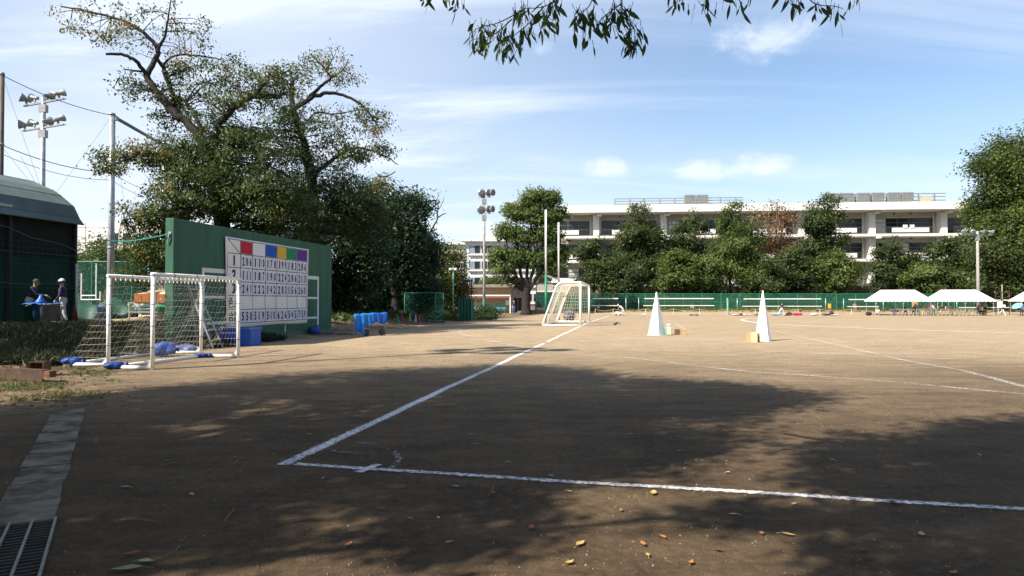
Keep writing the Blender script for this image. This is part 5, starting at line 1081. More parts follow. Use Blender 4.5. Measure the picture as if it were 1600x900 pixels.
# ------------------------------------------------------------------ soccer goal, rugby goal
gA, gB = GP(907,510), GP(920.5,503.6); gt_ = (gB-gA).normalized(); gbk = V((-gt_.y,gt_.x,0)); GHT = 2.46
if gbk.x > 0: gbk = -gbk
t = thing('soccer_goal', 'full size white soccer goal on the touchline beside the rugby posts', 'goal', (gA+gB)/2); dpt = 2.1; topd = 1.2
for P in (gA,gB):
    MB().tube([P, P+UP*GHT], .065, 12).build('post', white_paint, t, True)
    MB().tube(curve_pts([P+UP*GHT, P+gbk*topd*.8+UP*GHT, P+gbk*(topd+.12)+UP*(GHT-.18), P+gbk*(topd+.35)+UP*(GHT-.75), P+gbk*(dpt+.05)+UP*.05],4), .05, 10).build('back_stay', white_paint, t, True)
    MB().tube([P+UP*.05, P+gbk*dpt+UP*.05], .05, 10).build('side_ground_bar', white_paint, t, True)
MB().tube([gA+UP*GHT-gt_*.06, gB+UP*GHT+gt_*.06], .065, 12).build('crossbar', white_paint, t, True); MB().tube([gA+gbk*dpt+UP*.05, gB+gbk*dpt+UP*.05], .05, 10).build('rear_ground_bar', white_paint, t, True)
def gprof(v):
    pts = [(0.02,GHT),(topd,GHT-.05),(topd+.35,GHT-.75),(dpt,.05)]; f = v*3; i = min(2,int(f)); f -= i; return pts[i][0]+(pts[i+1][0]-pts[i][0])*f, pts[i][1]+(pts[i+1][1]-pts[i][1])*f
gl_ = (gB-gA).length; m = MB()
def gback(u, v): a, z = gprof(v); return gA+gt_*gl_*u+gbk*(a-.04-.05*math.sin(u*12)*v)+UP*(z-.06*math.sin(u*9)**2*(1-v))
m.net(gback, 46, 30, .0052)
for P in (gA,gB):
    def gside(u, v): a, z = gprof(v); return P+gbk*a*u+UP*z
    m.net(gside, 12, 26, .0052)
m.build('net', mat('cream_cord', (.55,.50,.40), (.42,.38,.30), 20, .9), t)
rA, rB = ON(853,43), ON(873,50); t = thing('rugby_goal', 'tall white rugby goal posts with green lower halves behind the soccer goal', 'rugby goal', (rA+rB)/2); ztop = PT(853,328,43).z
for P in (rA,rB): MB().tube([P, P+UP*3.05], .075, 12).build('green_post_base', green_paint, t, True); MB().tube([P+UP*3.05, V((P.x,P.y,ztop))], .06, 12).build('post', white_paint, t, True)
MB().tube([rA+UP*3.0, rB+UP*3.0], .05, 10).build('crossbar', white_paint, t, True)
# bag of balls in the goal
bc_ = GP(890,503)+V((0,.3,0)); t = thing('ball_bag', 'net bag full of soccer balls resting inside the soccer goal', 'ball bag', bc_); random.seed(5); R_ = .40
bms = [mat('ball_white',(.6,.6,.6)), mat('ball_dark',(.03,.03,.04)), mat('ball_blue',(.05,.15,.35)), mat('ball_orange',(.5,.22,.06))]
for k in range(30):
    th = math.acos(1-2*(k+.5)/30); ph = k*2.4; c = bc_+V((math.sin(th)*math.cos(ph)*R_*.75,math.sin(th)*math.sin(ph)*R_*.75,R_*.98+math.cos(th)*R_*.80))
    b_ = MB().ball(c, .115, 10, 8); b_.m = [random.choice((0,1,1,2,2,3)) for _ in b_.f]; b_.build('ball', bms, t, True)
m = MB(); m.net(lambda u, v: bc_+UP*R_*.99+V((math.sin(math.pi*(v*.96+.02))*math.cos(6.283*u)*R_*1.03,math.sin(math.pi*(v*.96+.02))*math.sin(6.283*u)*R_*1.03,math.cos(math.pi*(v*.96+.02))*R_*1.07)), 14, 9, .009); m.build('net_bag', dark_metal, t)
p = GP(964,506); bevel(tag(MB().box(p+UP*.015, (.42,.55,.03)).build('dark_mat', dark_metal, None, False, p), 'small dark mat lying on the dirt between goal and pyramid', 'mat'), .01)

# ------------------------------------------------------------------ white pyramids with boxes
def pyramid(p, s, h, yaw, lab):
    t = thing('white_pyramid', lab, 'pyramid', p, 'white board pyramids on the field'); c = [V(p)+s*V((math.cos(yaw+k*math.pi/2), math.sin(yaw+k*math.pi/2), 0)) for k in range(4)]; tp = [V(p)+UP*h+(q-V(p))*.075 for q in c]
    for k in range(4):
        a, b, d, e = c[k]+UP*.02, c[(k+1)%4]+UP*.02, tp[(k+1)%4], tp[k]; n_ = (b-a).cross(e-a).normalized(); i_ = [q-n_*.012 for q in (a,b,d,e)]
        MB().add([a,b,d,e]+i_, [(0,1,2,3),(7,6,5,4),(0,4,5,1),(1,5,6,2),(2,6,7,3),(3,7,4,0)]).build('side_panel', white_board, t)
    MB().add([q+UP*.003 for q in tp]+[q+UP*.02 for q in tp], [(0,1,2,3),(4,5,6,7),(0,1,5,4),(1,2,6,5),(2,3,7,6),(3,0,4,7)]).build('cap', white_board, t)
    fl2 = [V(p)+(q-V(p))*1.10 for q in c]; MB().add([q+UP*.002 for q in fl2]+[q+UP*.018 for q in fl2], [(3,2,1,0),(4,5,6,7),(0,1,5,4),(1,2,6,5),(2,3,7,6),(3,0,4,7)]).build('foot_flange', white_board, t); return t
q1 = GP(1028.5,524)+V((0,.30,0)); q2 = GP(1197,533.5)+V((0,.28,0))
pyramid(q1, .37, 1.78, math.atan2(-1,.05), 'white pyramid beside the spray bottle, farther of the two'); pyramid(q2, .33, 1.78, math.atan2(-1,.22), 'white pyramid with cardboard boxes at its foot, nearer of the two')
def carton(p, d, yaw, lab, mt=card, flap=False):
    t = thing('cardboard_box', lab, 'box', p, 'cardboard boxes by the pyramids'); X = V((math.cos(yaw),math.sin(yaw),0)); Y = V((-X.y,X.x,0))
    for q, sz in ((X*d[0]/2,(.008,d[1],d[2])),(-X*d[0]/2,(.008,d[1],d[2])),(Y*d[1]/2,(d[0]-.01,.008,d[2])),(-Y*d[1]/2,(d[0]-.01,.008,d[2]))): MB().box(V(p)+q+UP*d[2]/2, sz, (X,Y,UP)).build('side', mt, t)
    MB().box(V(p)+UP*.006, (d[0]-.01,d[1]-.01,.008), (X,Y,UP)).build('bottom', mt, t)
    MB().box(V(p)-Y*d[1]/4+UP*(d[2]+.002), (d[0],d[1]/2-.01,.008), (X,Y,UP)).build('flap', mt, t); MB().box(V(p)+Y*d[1]/4+UP*(d[2]+.004), (d[0],d[1]/2-.01,.008), (X,Y,UP)).build('flap', mt, t)
    return t
carton(GP(1066,523)+V((0,.15,0)), (.32,.3,.22), .1, 'small brown box lying beside the white canister')
carton(GP(1059,523)+V((.0,.1,0)), (.16,.25,.22), .1, 'dark end of a small box next to the white canister', mat('dark_card',(.14,.09,.05)))
carton(GP(1173,534)+V((0,.2,0)), (.16,.34,.29), -.25, 'tan box leftmost at the foot of the nearer pyramid'); carton(GP(1180.5,535)+V((0,.16,0)), (.20,.34,.32), -.25, 'pale cardboard box in the middle at the nearer pyramid', mat('pale_card',(.62,.48,.27))); carton(GP(1188,535)+V((.0,.22,0)), (.09,.3,.31), -.25, 'thin brown box pushed against the nearer pyramid', mat('brown_card',(.34,.20,.10)))
p = GP(1046,524)+V((0,.1,0)); t = thing('canister', 'pale canister with white spray top standing beside the farther pyramid', 'canister', p); bevel(MB().box(p+UP*.18, (.19,.16,.34)).build('canister_body', mat('pale_green_plastic', (.52,.58,.40), (.45,.5,.35), 4, .5), t), .03)
MB().lathe([(.05,.34),(.04,.40),(.09,.42),(.09,.45),(.03,.47)], p, UP, 12).build('spray_top', white_board, t, True); MB().box(p+V((-.115,0,.17)), (.03,.12,.32)).build('side_label', mat('mint_label',(.15,.45,.33)), t)

# ------------------------------------------------------------------ people
def capsule(a, b, ra, rb, n=12):
    a, b = V(a), V(b); ax = b-a; l = ax.length; ax = ax/l if l > 1e-6 else UP; pr = []
    for k in range(5): th = math.pi/2*k/4; pr.append((ra*math.sin(th)+.001, -ra*math.cos(th)))
    for k in range(5): th = math.pi/2*k/4; pr.append((rb*math.cos(th)+.001, l+rb*math.sin(th)))
    return pr, a, ax
SKIN = mat('skin', (.42,.25,.17), (.36,.21,.14), 8, .55); HAIR = mat('hair', (.012,.010,.009), None, 20, .5)
def cl(name, c): return mat('cloth_'+name, c, tuple(x*.8 for x in c), 10, .85, .3, 25)
WHT = cl('white', (.62,.62,.62)); NAVY = cl('navy', (.022,.025,.055)); BLK = cl('black', (.018,.018,.02)); BLUE = cl('blue', (.10,.17,.32)); PINK = cl('pink', (.60,.30,.38)); YEL = cl('yellow', (.66,.50,.10)); GREY = cl('grey', (.25,.25,.26)); SKY = cl('sky', (.25,.42,.60)); GRN = cl('green', (.05,.10,.07)); SHOE = cl('shoe', (.05,.05,.05)); WSH = cl('whiteshoe', (.5,.5,.5))
def person(lab, loc, yaw, top, bot, ht=1.68, lean=0, arms=(((.12,0,-1),(.05,.15,-1)),((-.12,0,-1),(-.05,.15,-1))), legs=(((.05,0,-1),(0,0,-1)),((-.05,0,-1),(0,0,-1))), seat=None, hat=None, shoe=SHOE, sleeve=.5, hairm=HAIR, bare=False, vox=.024, fingers=False, headtilt=.15, group=None, longhair=False):
    k = ht/1.68; seg = []
    c_, s_ = math.cos(lean), math.sin(lean)
    hz_ = .90
    lg = []
    for sg, (td, sd) in zip((1,-1), legs):
        hip = V((sg*.095,0,hz_)); kn = hip+V(td).normalized()*.42; an = kn+V(sd).normalized()*.41; lg.append((hip,kn,an))
    low = min(l[2].z for l in lg); dz = (.075-low) if seat is None else (seat+.09-hz_)
    def up(p): p = V(p); q = p-V((0,0,hz_)); return V((p.x, p.y*1+q.z*s_, hz_+q.z*c_-0*p.y))+V((0,(c_-1)*p.y,-p.y*s_))
    add = lambda a, b, ra, rb, m: seg.append((V(a)+UP*dz, V(b)+UP*dz, ra, rb, m))
    for sg in (1,-1):
        add(V((sg*.075,0,hz_+.0)), up((sg*.075,0,hz_+.14)), .105, .10, 1); add(up((sg*.07,0,hz_+.16)), up((sg*.085,.0,1.30)), .105, .115, 0); add(up((sg*.09,0,1.33)), up((sg*.155,-.005,1.385)), .085, .065, 0)
    add(up((0,.0,1.36)), up((0,.015,1.48)), .062, .052, 2)
    hd = [(0,.02,1.545),(0,.03,1.625)]; add(up(hd[0]), up(hd[1]), .080, .088, 2); add(up((0,.065,1.515)), up((0,.055,1.56)), .045, .055, 2); add(up((0,.10,1.575)), up((0,.118,1.56)), .014, .017, 2)
    for sg in (1,-1): add(up((sg*.088,.01,1.55)), up((sg*.090,.01,1.585)), .014, .017, 2)
    for sg, (ud, fd) in zip((1,-1), arms):
        sh_ = up((sg*.175,0,1.375)); el = sh_+V(ud).normalized()*.27; f = V(fd).normalized(); wr_ = el+f*.235
        add(sh_, sh_.lerp(el,sleeve), .058, .05, 0); add(sh_.lerp(el,sleeve), el, .045, .040, 0 if sleeve > .95 else 2); add(el, wr_, .040, .029, 0 if sleeve > .95 else 2)
        hp_ = wr_+f*.075; add(wr_, hp_, .026, .034, 2)
        sd_ = f.cross(V((0,1,.2))).normalized(); nn = f.cross(sd_)
        for q, ln in zip((-1.5,-.5,.5,1.5),(.062,.078,.072,.055)):
            a = hp_+sd_*q*.019; b = a+f*ln*.6+nn*.012; add(a, b, .0105, .010, 2); add(b, b+f*ln*.45+nn*.035, .010, .0085, 2)
        a = wr_+f*.03-sd_*.028; add(a, a+f*.045-sd_*.025+nn*.015, .013, .011, 2)
    for sg, (hip,kn,an) in zip((1,-1), lg):
        add(hip, kn, .092, .064, 1); add(kn, an, .060 , .043, 2 if bare else 1); add(an, an-UP*.03+V((0,.02,0)), .045, .045, 3); add(an+V((0,-.03,-.035)), an+V((sg*.015,.13,-.042)), .040, .034, 3)
    m = MB()
    for a, b, ra, rb, mm in seg: pr, o_, ax = capsule(a*k, b*k, ra*k, rb*k); m.lathe(pr, o_, ax, 12)
    tmp = m.build('tmp', SKIN, None); md = tmp.modifiers.new('r','REMESH'); md.mode = 'VOXEL'; md.voxel_size = vox*k; sm = tmp.modifiers.new('s','SMOOTH'); sm.factor = .5; sm.iterations = 2
    dgp = bpy.context.evaluated_depsgraph_get(); me = bpy.data.meshes.new_from_object(tmp.evaluated_get(dgp)); bpy.data.objects.remove(tmp)
    me.materials.clear()
    for q in (top, bot, SKIN, shoe): me.materials.append(q)
    n = len(me.polygons); cen = np.empty(n*3); me.polygons.foreach_get('center', cen); cen = cen.reshape(-1,3)/k
    best = np.full(n, 1e9); mi = np.zeros(n, dtype=np.int32)
    for a, b, ra, rb, mm in seg:
        A = np.array(a); B = np.array(b)-A; L2 = max(B@B,1e-9); tt = (((cen-A)@B)/L2).clip(0,1); d = np.linalg.norm(cen-A-tt[:,None]*B, axis=1)-(ra+(rb-ra)*tt); w_ = d < best; best[w_] = d[w_]; mi[w_] = mm
    me.polygons.foreach_set('material_index', mi); me.polygons.foreach_set('use_smooth', [True]*n)
    t = thing('person', lab, 'person', loc, group); t.rotation_euler = (0,0,yaw)
    o = bpy.data.objects.new('body', me); COL.objects.link(o); o.parent = t
    ORG[t] = V((0,0,0)); hc = (up((0,.01,1.60))+UP*dz)*k; hm = MB()
    fwd = V((0,c_,-s_)); upv = V((0,s_,c_))
    def hp3(th, ph, r):  # dome over the skull
        d = V((1,0,0))*math.sin(th)*math.cos(ph)+fwd*math.sin(th)*math.sin(ph)+upv*math.cos(th); return hc+d*r
    def dome(u, v):
        ph = 6.283*u; lim = 1.95-.85*max(0,math.sin(ph)); lim = lim+.5 if longhair and math.sin(ph) < .3 else lim
        return hp3(.02+lim*v, ph, (.106+.012*v*(1 if longhair else 0))*k)
    hm.sheet(dome, 18, 8); hm.build('hair', hairm, t, True)
    if hat:
        h = MB(); h.sheet(lambda u, v: hp3(.02+1.42*v, 6.283*u, .117*k)+upv*.012, 18, 6); ho_ = h.build('cap', hat[0], t, True)
        br_ = MB(); br_.sheet(lambda u, v: hc+upv*.028*k+(V((1,0,0))*math.cos(.35+2.44*u)+fwd*math.sin(.35+2.44*u))*(.11+.085*v*math.sin(.35+2.44*u)**.5)*k-upv*.02*v, 10, 4); bo_ = br_.build('brim', hat[1] if len(hat) > 1 else hat[0], ho_, True); bo_.modifiers.new('s','SOLIDIFY').thickness = .008
    if fingers:
        for sg in (1,-1): MB().ball((up((sg*.034,.108,1.582))+UP*dz)*k, .011*k, 8, 6).build('eye', HAIR, t, True)
    return t
DOWN = ((.05,0,-1),(0,0,-1))
def at(px, d): return ON(px, d)
# the two players on the bank
person('player in dark jacket, green cap and cream trousers bending to the bins', at(45,25.1), -1.2, NAVY, cl('cream',(.52,.46,.36)), 1.72, .30, (((.1,.55,-.9),(.0,1,-.1)),((-.12,.45,-1),(0,1,-.2))), (((.08,.15,-1),(0,-.1,-1)),((-.08,-.05,-1),(0,-.12,-1))), hat=(cl('greencap',(.03,.06,.05)),), sleeve=1, vox=.0145, fingers=True)
person('player in navy top and white trousers wearing a white cap', at(99,25.6), 1.9, cl('navytop',(.035,.033,.075)), cl('offwhite',(.55,.54,.56)), 1.72, .06, (((.2,.15,-1),(-.3,.65,-.75)),((-.25,.1,-1),(.3,.6,-.75))), (((.10,.2,-1),(.02,.0,-1)),((-.10,-.15,-1),(0,-.28,-1))), hat=(WHT, BLK), sleeve=1, vox=.0145, fingers=True)
# by the hut
person('person in dark shirt, jeans and white cap walking to the hut', at(803,91), .2, BLK, BLUE, 1.68, 0, legs=(((.06,.12,-1),(0,0,-1)),((-.06,-.1,-1),(0,-.1,-1))), hat=(WHT,))
person('person in pale clothes sitting on the stone platform by the tree', at(824.5,91.6), 2.2, GREY, WHT, 1.66, .25, (((.1,.5,-.8),(0,1,-.3)),((-.1,.5,-.8),(0,1,-.3))), (((.1,1,.15),(0,.25,-1)),((-.1,1,.05),(0,.35,-1))), seat=.34)
# on the field
lm_p = person('person in white bending over the line marking cart', at(973,87), 1.35, WHT, WHT, 1.66, .85, (((.1,.6,-1),(0,.5,-1)),((-.1,.6,-1),(0,.5,-1))), (((.06,.25,-1),(0,-.3,-1)),((-.06,-.35,-1),(0,-.3,-1))), hat=(WHT,))
person('runner in navy shirt and white trousers striding along the field edge', at(1221,84.5), -1.35, NAVY, WHT, 1.70, .12, (((.3,.7,-.7),(.1,.9,.1)),((-.4,-.8,-.6),(-.2,-.4,-.8))), (((.05,.75,-1),(0,.1,-1)),((-.05,-.65,-1),(0,-.75,-1))), hat=None)
cp_ = at(966,86.6); t = thing('line_marker', 'small white wheeled line marking cart pushed by the bending person', 'line marker', cp_); MB().prism([(-.35,.12),(.25,.12),(.35,.42),(-.30,.50)], cp_+V((0,-.18,0)), V((1,0,0)), UP, V((0,1,0)), .36).build('hopper', white_board, t)
for x in (-.28,.22):
    for y in (-.22,.22): MB().lathe([(.11,-.03),(.11,.03)], cp_+V((x,y,.11)), V((0,1,0)), 12).build('wheel', dark_metal, t, True)
MB().tube([cp_+V((.3,0,.4)), cp_+V((.62,0,.85))], .025, 6).build('handle', dark_metal, t)
person('person crouching in pale blue behind the rope near the first net', at(1081,96), 3.0, SKY, GREY, 1.62, .5, (((.1,.5,-.8),(0,1,-.3)),((-.1,.5,-.8),(0,1,-.3))), (((.15,1,.2),(0,-.3,-1)),((-.15,1,.2),(0,-.3,-1))), seat=.28)
person('person with pink top sitting among the shrubs behind the fence rope', at(1335,95.5), 2.8, cl('dustypink',(.38,.22,.20)), GREY, 1.62, .2, (((.1,.5,-.8),(0,1,-.3)),((-.1,.5,-.8),(0,1,-.3))), (((.15,1,.1),(0,0,-1)),((-.15,1,.1),(0,0,-1))), seat=.4)
# spectators at the tents
SIT = dict(lean=.1, arms=(((.1,.45,-.9),(-.1,1,-.2)),((-.1,.45,-.9),(.1,1,-.2))), legs=(((.1,1,.0),(0,.1,-1)),((-.1,1,.0),(0,.1,-1))), seat=.42)
ppl = [('seated spectator in dark green top at the near end of the tent',1393,88.5,3.1,GRN,BLUE,SIT,None), ('seated spectator in cream top with raised arms and white hat',1401,88.8,2.2,cl('cream2',(.6,.56,.44)),BLK,dict(SIT, arms=(((.3,.8,-.2),(.2,1,.2)),((-.1,.5,-.8),(.1,1,-.2)))),(WHT,)), ('seated spectator in black under the first tent with tan hair',1413,89,2.9,BLK,BLK,SIT,None),
 ('dark dressed spectator leaning behind the blue shirted one',1428.5,89.4,2.4,BLK,GREY,SIT,None), ('spectator in light blue bending over beside the cardboard',1434.5,88,2.0,SKY,BLUE,dict(lean=.75),None), ('small spectator in yellow shirt bending over',1441,87.5,-2.0,YEL,YEL,dict(lean=.55, ht=1.4),None), ('standing spectator in pink shirt and white cap with hands on hips',1451,87.8,3.0,PINK,WHT,dict(arms=(((.7,-.1,-.7),(-.75,.3,-.6)),((-.7,-.1,-.7),(.75,.3,-.6)))),(WHT,)), ('standing spectator in white shirt beside the pink shirted one',1458.5,88.3,2.0,WHT,GREY,dict(),None),
 ('standing spectator in grey dress under the second tent end',1539,87.5,2.9,GREY,BLK,dict(longhair=True, bare=True),None), ('seated spectator in white shirt and black shorts at the chair row end',1532.5,85.6,-1.45,WHT,BLK,dict(SIT, bare=True),None), ('seated spectator in grey shirt behind the one in white',1528,86.4,-1.5,GREY,GREY,SIT,None),
 ('person in dark blue at the picture edge holding a pale umbrella',1596,84.5,2.9,cl('denim',(.06,.08,.14)),BLUE,dict(),None), ('person sitting on the ground in white by the first tent pole',1371,86.5,2.6,WHT,GREY,dict(SIT, seat=.12, legs=(((.15,1,.25),(0,.5,-.9)),((-.15,1,.2),(0,.5,-.9)))),None)]
for lab, px, d, yaw, a, b, kw, hat in ppl: person(lab, at(px,d-1.6 if d > 87 else d), yaw, a, b, hat=hat, group='spectators at the tents', **kw)

# ------------------------------------------------------------------ tents, chairs, belongings
canvas = mat('tent_canvas', (.86,.86,.86), (.80,.80,.81), 1, .7, .1, 3); greyink = mat('faded_print', (.32,.34,.40))
def tent(px0, px1, d, lab):
    A = ON(px0,d); a1 = ray(px1,470)[0]; W = (a1*d-A.x)/(E1.x-a1*E1.y); X = E1; Y = E2; B = A+X*W; B.z = gz(B.x,B.y); D = 3.6; ez = 1.92; rz_ = 3.2; t = thing('event_tent', lab, 'tent', A.lerp(B,.5), 'white tents at the field edge')
    z0 = min(A.z,B.z); P = lambda x, y, z: V((A.x,A.y,z0))+X*x+Y*y+UP*z
    ov = .18; r0, r1 = W*.185, W*.815
    e = [P(-ov,-ov,ez-.05), P(W+ov,-ov,ez-.05), P(W+ov,D+ov,ez-.05), P(-ov,D+ov,ez-.05)]; rg = [P(r0,D/2,rz_), P(r1,D/2,rz_)]
    m = MB()
    def face(a, b, c, d_):
        m.sheet(lambda u, v: (a.lerp(b,u)).lerp(d_.lerp(c,u),v)-UP*.05*math.sin(math.pi*u)*math.sin(math.pi*v), 14, 6)
    face(e[0],e[1],rg[1],rg[0]); face(e[2],e[3],rg[0],rg[1]); face(e[1],e[2],rg[1],rg[1]); face(e[3],e[0],rg[0],rg[0]); o = m.build('roof_canvas', canvas, t, True)
    m = MB()
    for a, b in ((e[0],e[1]),(e[1],e[2]),(e[2],e[3]),(e[3],e[0])):
        n = int((b-a).length/.42)
        for k in range(n):
            p, q = a.lerp(b,k/n), a.lerp(b,(k+1)/n); mid = p.lerp(q,.5); dn_ = UP*-.13; m.add([p+UP*.004, q+UP*.004, q+dn_*.6, mid+dn_*1.25, p+dn_*.6], [(0,1,2,3,4)])
    m.build('scalloped_valance', canvas, t)
    for x in (.05,W/2,W-.05):
        for y in (0,D): 
            p = P(x,y,0); p.z = gz(p.x,p.y); MB().tube([p, P(x,y,ez)], .03, 6).build('pole', galv, t)
            for sx in ((1,) if x < 1 else (-1,) if x > W-1 else (1,-1)): MB().tube([P(x,y,ez-.45), P(x+sx*.5,y,ez-.05)], .02, 5).build('brace', galv, t)
    for a, b in ((P(0,0,ez),P(W,0,ez)),(P(0,D,ez),P(W,D,ez)),(P(0,0,ez),P(0,D,ez)),(P(W,0,ez),P(W,D,ez)),(rg[0]-UP*.03,rg[1]-UP*.03)): MB().tube([a-UP*.05,b-UP*.05], .025, 6).build('roof_pipe', galv, t)
    n_ = (e[1]-e[0]).cross(rg[0]-e[0]).normalized(); n_ = n_ if n_.z > 0 else -n_; sl_ = (rg[0].lerp(rg[1],.5)-e[0].lerp(e[1],.5)).normalized()
    for row_, us in ((.42,(.30,.40,.60,.70)),(.66,(.36,.47,.53,.59,.64))):
        for u in us:
            c = e[0].lerp(e[1],u).lerp(rg[0].lerp(rg[1],(u-.2)/.6*.62+.19 if 0 else u),row_)+n_*.04
            for q in range(3): MB().box(c+X*(q-1)*.11+sl_*random.uniform(-.03,.03), (.085,.13 if row_ < .5 else .07,.006), (X,sl_,n_)).build('printed_mark', greyink, t)
    return t
random.seed(2); tent(1368,1455,86,'white scalloped event tent nearer the pyramids, over the seated spectators'); tent(1464,1553,85,'white scalloped event tent beside the concrete floodlight pole'); tent(1603,1690,84.5,'white event tent cut off by the picture edge')
seatm = mat('chair_seat', (.16,.13,.10), None, 5, .6); pipem = mat('chair_pipe', (.42,.42,.36), (.33,.33,.28), 5, .4)
c0 = thing('folding_chair', 'x', 'chair', (0,0,0), 'folding chairs in a row under the tents')
MB().box((0,0,.42), (.40,.38,.03)).build('seat', seatm, c0); MB().box((0,-.22,.72), (.40,.03,.18)).build('backrest', seatm, c0)
for sx in (-.2,.2):
    MB().tube([(sx,-.24,.82), (sx,-.18,.42), (sx,.20,.0)], .014, 6).build('front_leg', pipem, c0); MB().tube([(sx,.14,.41), (sx,-.24,.0)], .014, 6).build('rear_leg', pipem, c0)
MB().tube([(-.2,-.24,.82), (.2,-.24,.82)], .014, 6).build('top_rail', pipem, c0)
for k in range(21):
    px = 1397+k*6.4; lab = '%s folding chair along the row, counted from the pyramids side' % ('first second third fourth fifth sixth seventh eighth ninth tenth eleventh twelfth thirteenth fourteenth fifteenth sixteenth seventeenth eighteenth nineteenth twentieth last'.split()[k])
    l_ = ON(px+random.uniform(-1,1), 84.6+random.uniform(-.1,.2)); rz2 = math.pi+random.uniform(-.25,.25)
    if k == 0: c0.location = l_; c0.rotation_euler = (0,0,rz2); c0['label'] = lab
    else: dup(c0, l_, rz2, lab)
p = at(1429.5,90); t = thing('cardboard_board', 'upright tan cardboard sheet under the first tent', 'board', p); MB().box(p+UP*1.25, (.75,.03,.85)).build('sheet', card, t); MB().box(p+V((0,.04,.45)), (.08,.05,.9)).build('prop', pipem, t)
p = at(1471,89); carton(p+UP*.72, (.6,.45,.36), .05, 'orange brown box on the tent table', mat('orange_card',(.55,.28,.08))); p2_ = p+V((.95,0,.72)); carton(p2_, (.7,.45,.34), -.1, 'cream box on the tent table', mat('cream_card',(.62,.54,.33)))
t = thing('folding_table', 'long folding table holding boxes under the second tent', 'table', p); MB().box(p+V((.4,0,.70)), (2.0,.6,.035)).build('tabletop', mat('table_top',(.4,.36,.3)), t)
for x in (-.5,1.3):
    for y in (-.22,.22): MB().tube([p+V((x,y,0)), p+V((x,y,.69))], .018, 6).build('leg', pipem, t)
p = at(1477,90.5); t = thing('a_frame_stand', 'grey steel trestle stand under the second tent', 'stand', p)
for sx in (-1,1): MB().bar(p+V((sx*.62,0,0)), p+V((sx*.36,0,1.75)), .06).build('leg', galv, t)
MB().bar(p+V((-.4,0,1.75)), p+V((.4,0,1.75)), .06).build('top_bar', galv, t); MB().bar(p+V((-.5,0,.9)), p+V((.5,0,.9)), .05).build('cross_bar', galv, t)
p = at(1562,86.5); t = thing('notice_stand', 'white notice board between the tents', 'board', p); MB().box(p+UP*1.35, (.62,.04,.85)).build('board', white_board, t)
for sx in (-.25,.25): MB().tube([p+V((sx,.03,0)), p+V((sx,.03,1.8))], .02, 6).build('leg', galv, t)
p = at(1567,85); t = thing('tripod', 'white tripod stand with a covered device beside the second tent', 'tripod', p)
for a in (.4,2.5,4.6): MB().tube([p+V((math.cos(a)*.5,math.sin(a)*.5,0)), p+UP*.85], .03, 6).build('leg', white_board, t)
MB().lathe([(.12,.8),(.16,.95),(.12,1.0)], p, UP, 10).build('head', dark_metal, t); bevel(MB().box(p+UP*1.18, (.45,.4,.34)).build('covered_device', white_board, t), .08)
p = at(1592,83.8); t = thing('pale_umbrella', 'pale turquoise umbrella held at the picture edge', 'umbrella', p+UP*1.0); MB().lathe([(.62,0),(.55,.14),(.34,.28),(.05,.36),(.01,.38)], p+V((-.2,0,1.15)), V((-.5,-.1,.8)), 10).build('canopy', mat('aqua_cloth',(.20,.52,.55)), t); MB().tube([p+V((-.2,0,1.15))+V((-.5,-.1,.8)).normalized()*.36, p+V((.15,0,.75))], .012, 6).build('shaft', dark_metal, t)
p = at(1568,89); t = thing('basket_hoop_stand', 'rusty pipe stand rising behind the notice board', 'stand', p)
for x in (-1.0,-.3,.75): MB().tube([p+V((x,0,0)), p+V((x,0,3.0))], .045, 6).build('upright', rust_warm, t)
for z in (2.95,2.0): MB().bar(p+V((-1.05,0,z)), p+V((.8,0,z)), .07).build('rail', rust_warm, t)
MB().tube([p+V((-.1,.1,0)), p+V((-.1,.1,3.9))], .07, 8).build('mast', concrete_pole, t)
def bag(px, d, l, h, c, lab, kind='bag'):
    n = 'bag_'+'_'.join('%d' % (x*99) for x in c); mt = mat(n, c, tuple(x*.6 for x in c), 8, .7, .4, 20); sandbag(at(px,d), random.uniform(-.4,.4), l, lab, mt, h, .42, 'sports_bag', 'belongings left along the field edge', kind)
for px, l, h, c, lab in ((1150,1.0,.22,(.55,.58,.55),'pale sheet bundled on the ground nearest the mint post'),(1158,.5,.3,(.08,.07,.06),'small black bag in the pale bundles'),(1162,.7,.26,(.5,.5,.48),'white bag beside the small black bag'),(1171,.6,.2,(.45,.38,.40),'pinkish bag left of the nearer pyramid top'),(1183,.7,.22,(.05,.06,.10),'dark navy bag just left of the nearer pyramid'),
  (1213,1.2,.36,(.22,.50,.66),'light blue sheet heaped at the feet of the runner'),(1233,.7,.42,(.04,.03,.04),'black bag behind the red bag'),(1230,.9,.2,(.50,.06,.10),'flat red bag under the black bag'),(1246,1.1,.38,(.55,.03,.07),'bright red bag to the right of the runner'),(1272,.9,.34,(.55,.56,.55),'white bag half way to the tents'),(1290,.9,.28,(.05,.05,.05),'black bag lying past the white bag'),(1299,.5,.55,(.03,.03,.035),'upright black backpack past the white bag'),(1303,1.1,.2,(.6,.6,.58),'white cloth spread near the black backpack'),(1357,.9,.5,(.03,.03,.04),'black duffel bag next to the first tent pole'),(1080,.5,.16,(.05,.05,.07),'tiny dark bag right of the farther pyramid'),(1088,.6,.16,(.06,.05,.05),'dark strip shaped bag further right of the farther pyramid'),(1006,.45,.22,(.6,.6,.6),'little white box shaped bag left of the farther pyramid')):
    bag(px, 85.6, l, h, c, lab)
p = at(1296,92); t = thing('yellow_sign', 'small yellow box sign on a stake before the fence', 'sign', p); MB().box(p+UP*1.0, (.36,.12,.6)).build('sign_panel', mat('sign_yellow',(.62,.35,.03)), t); MB().tube([p, p+UP*.75], .025, 6).build('stake', galv, t)

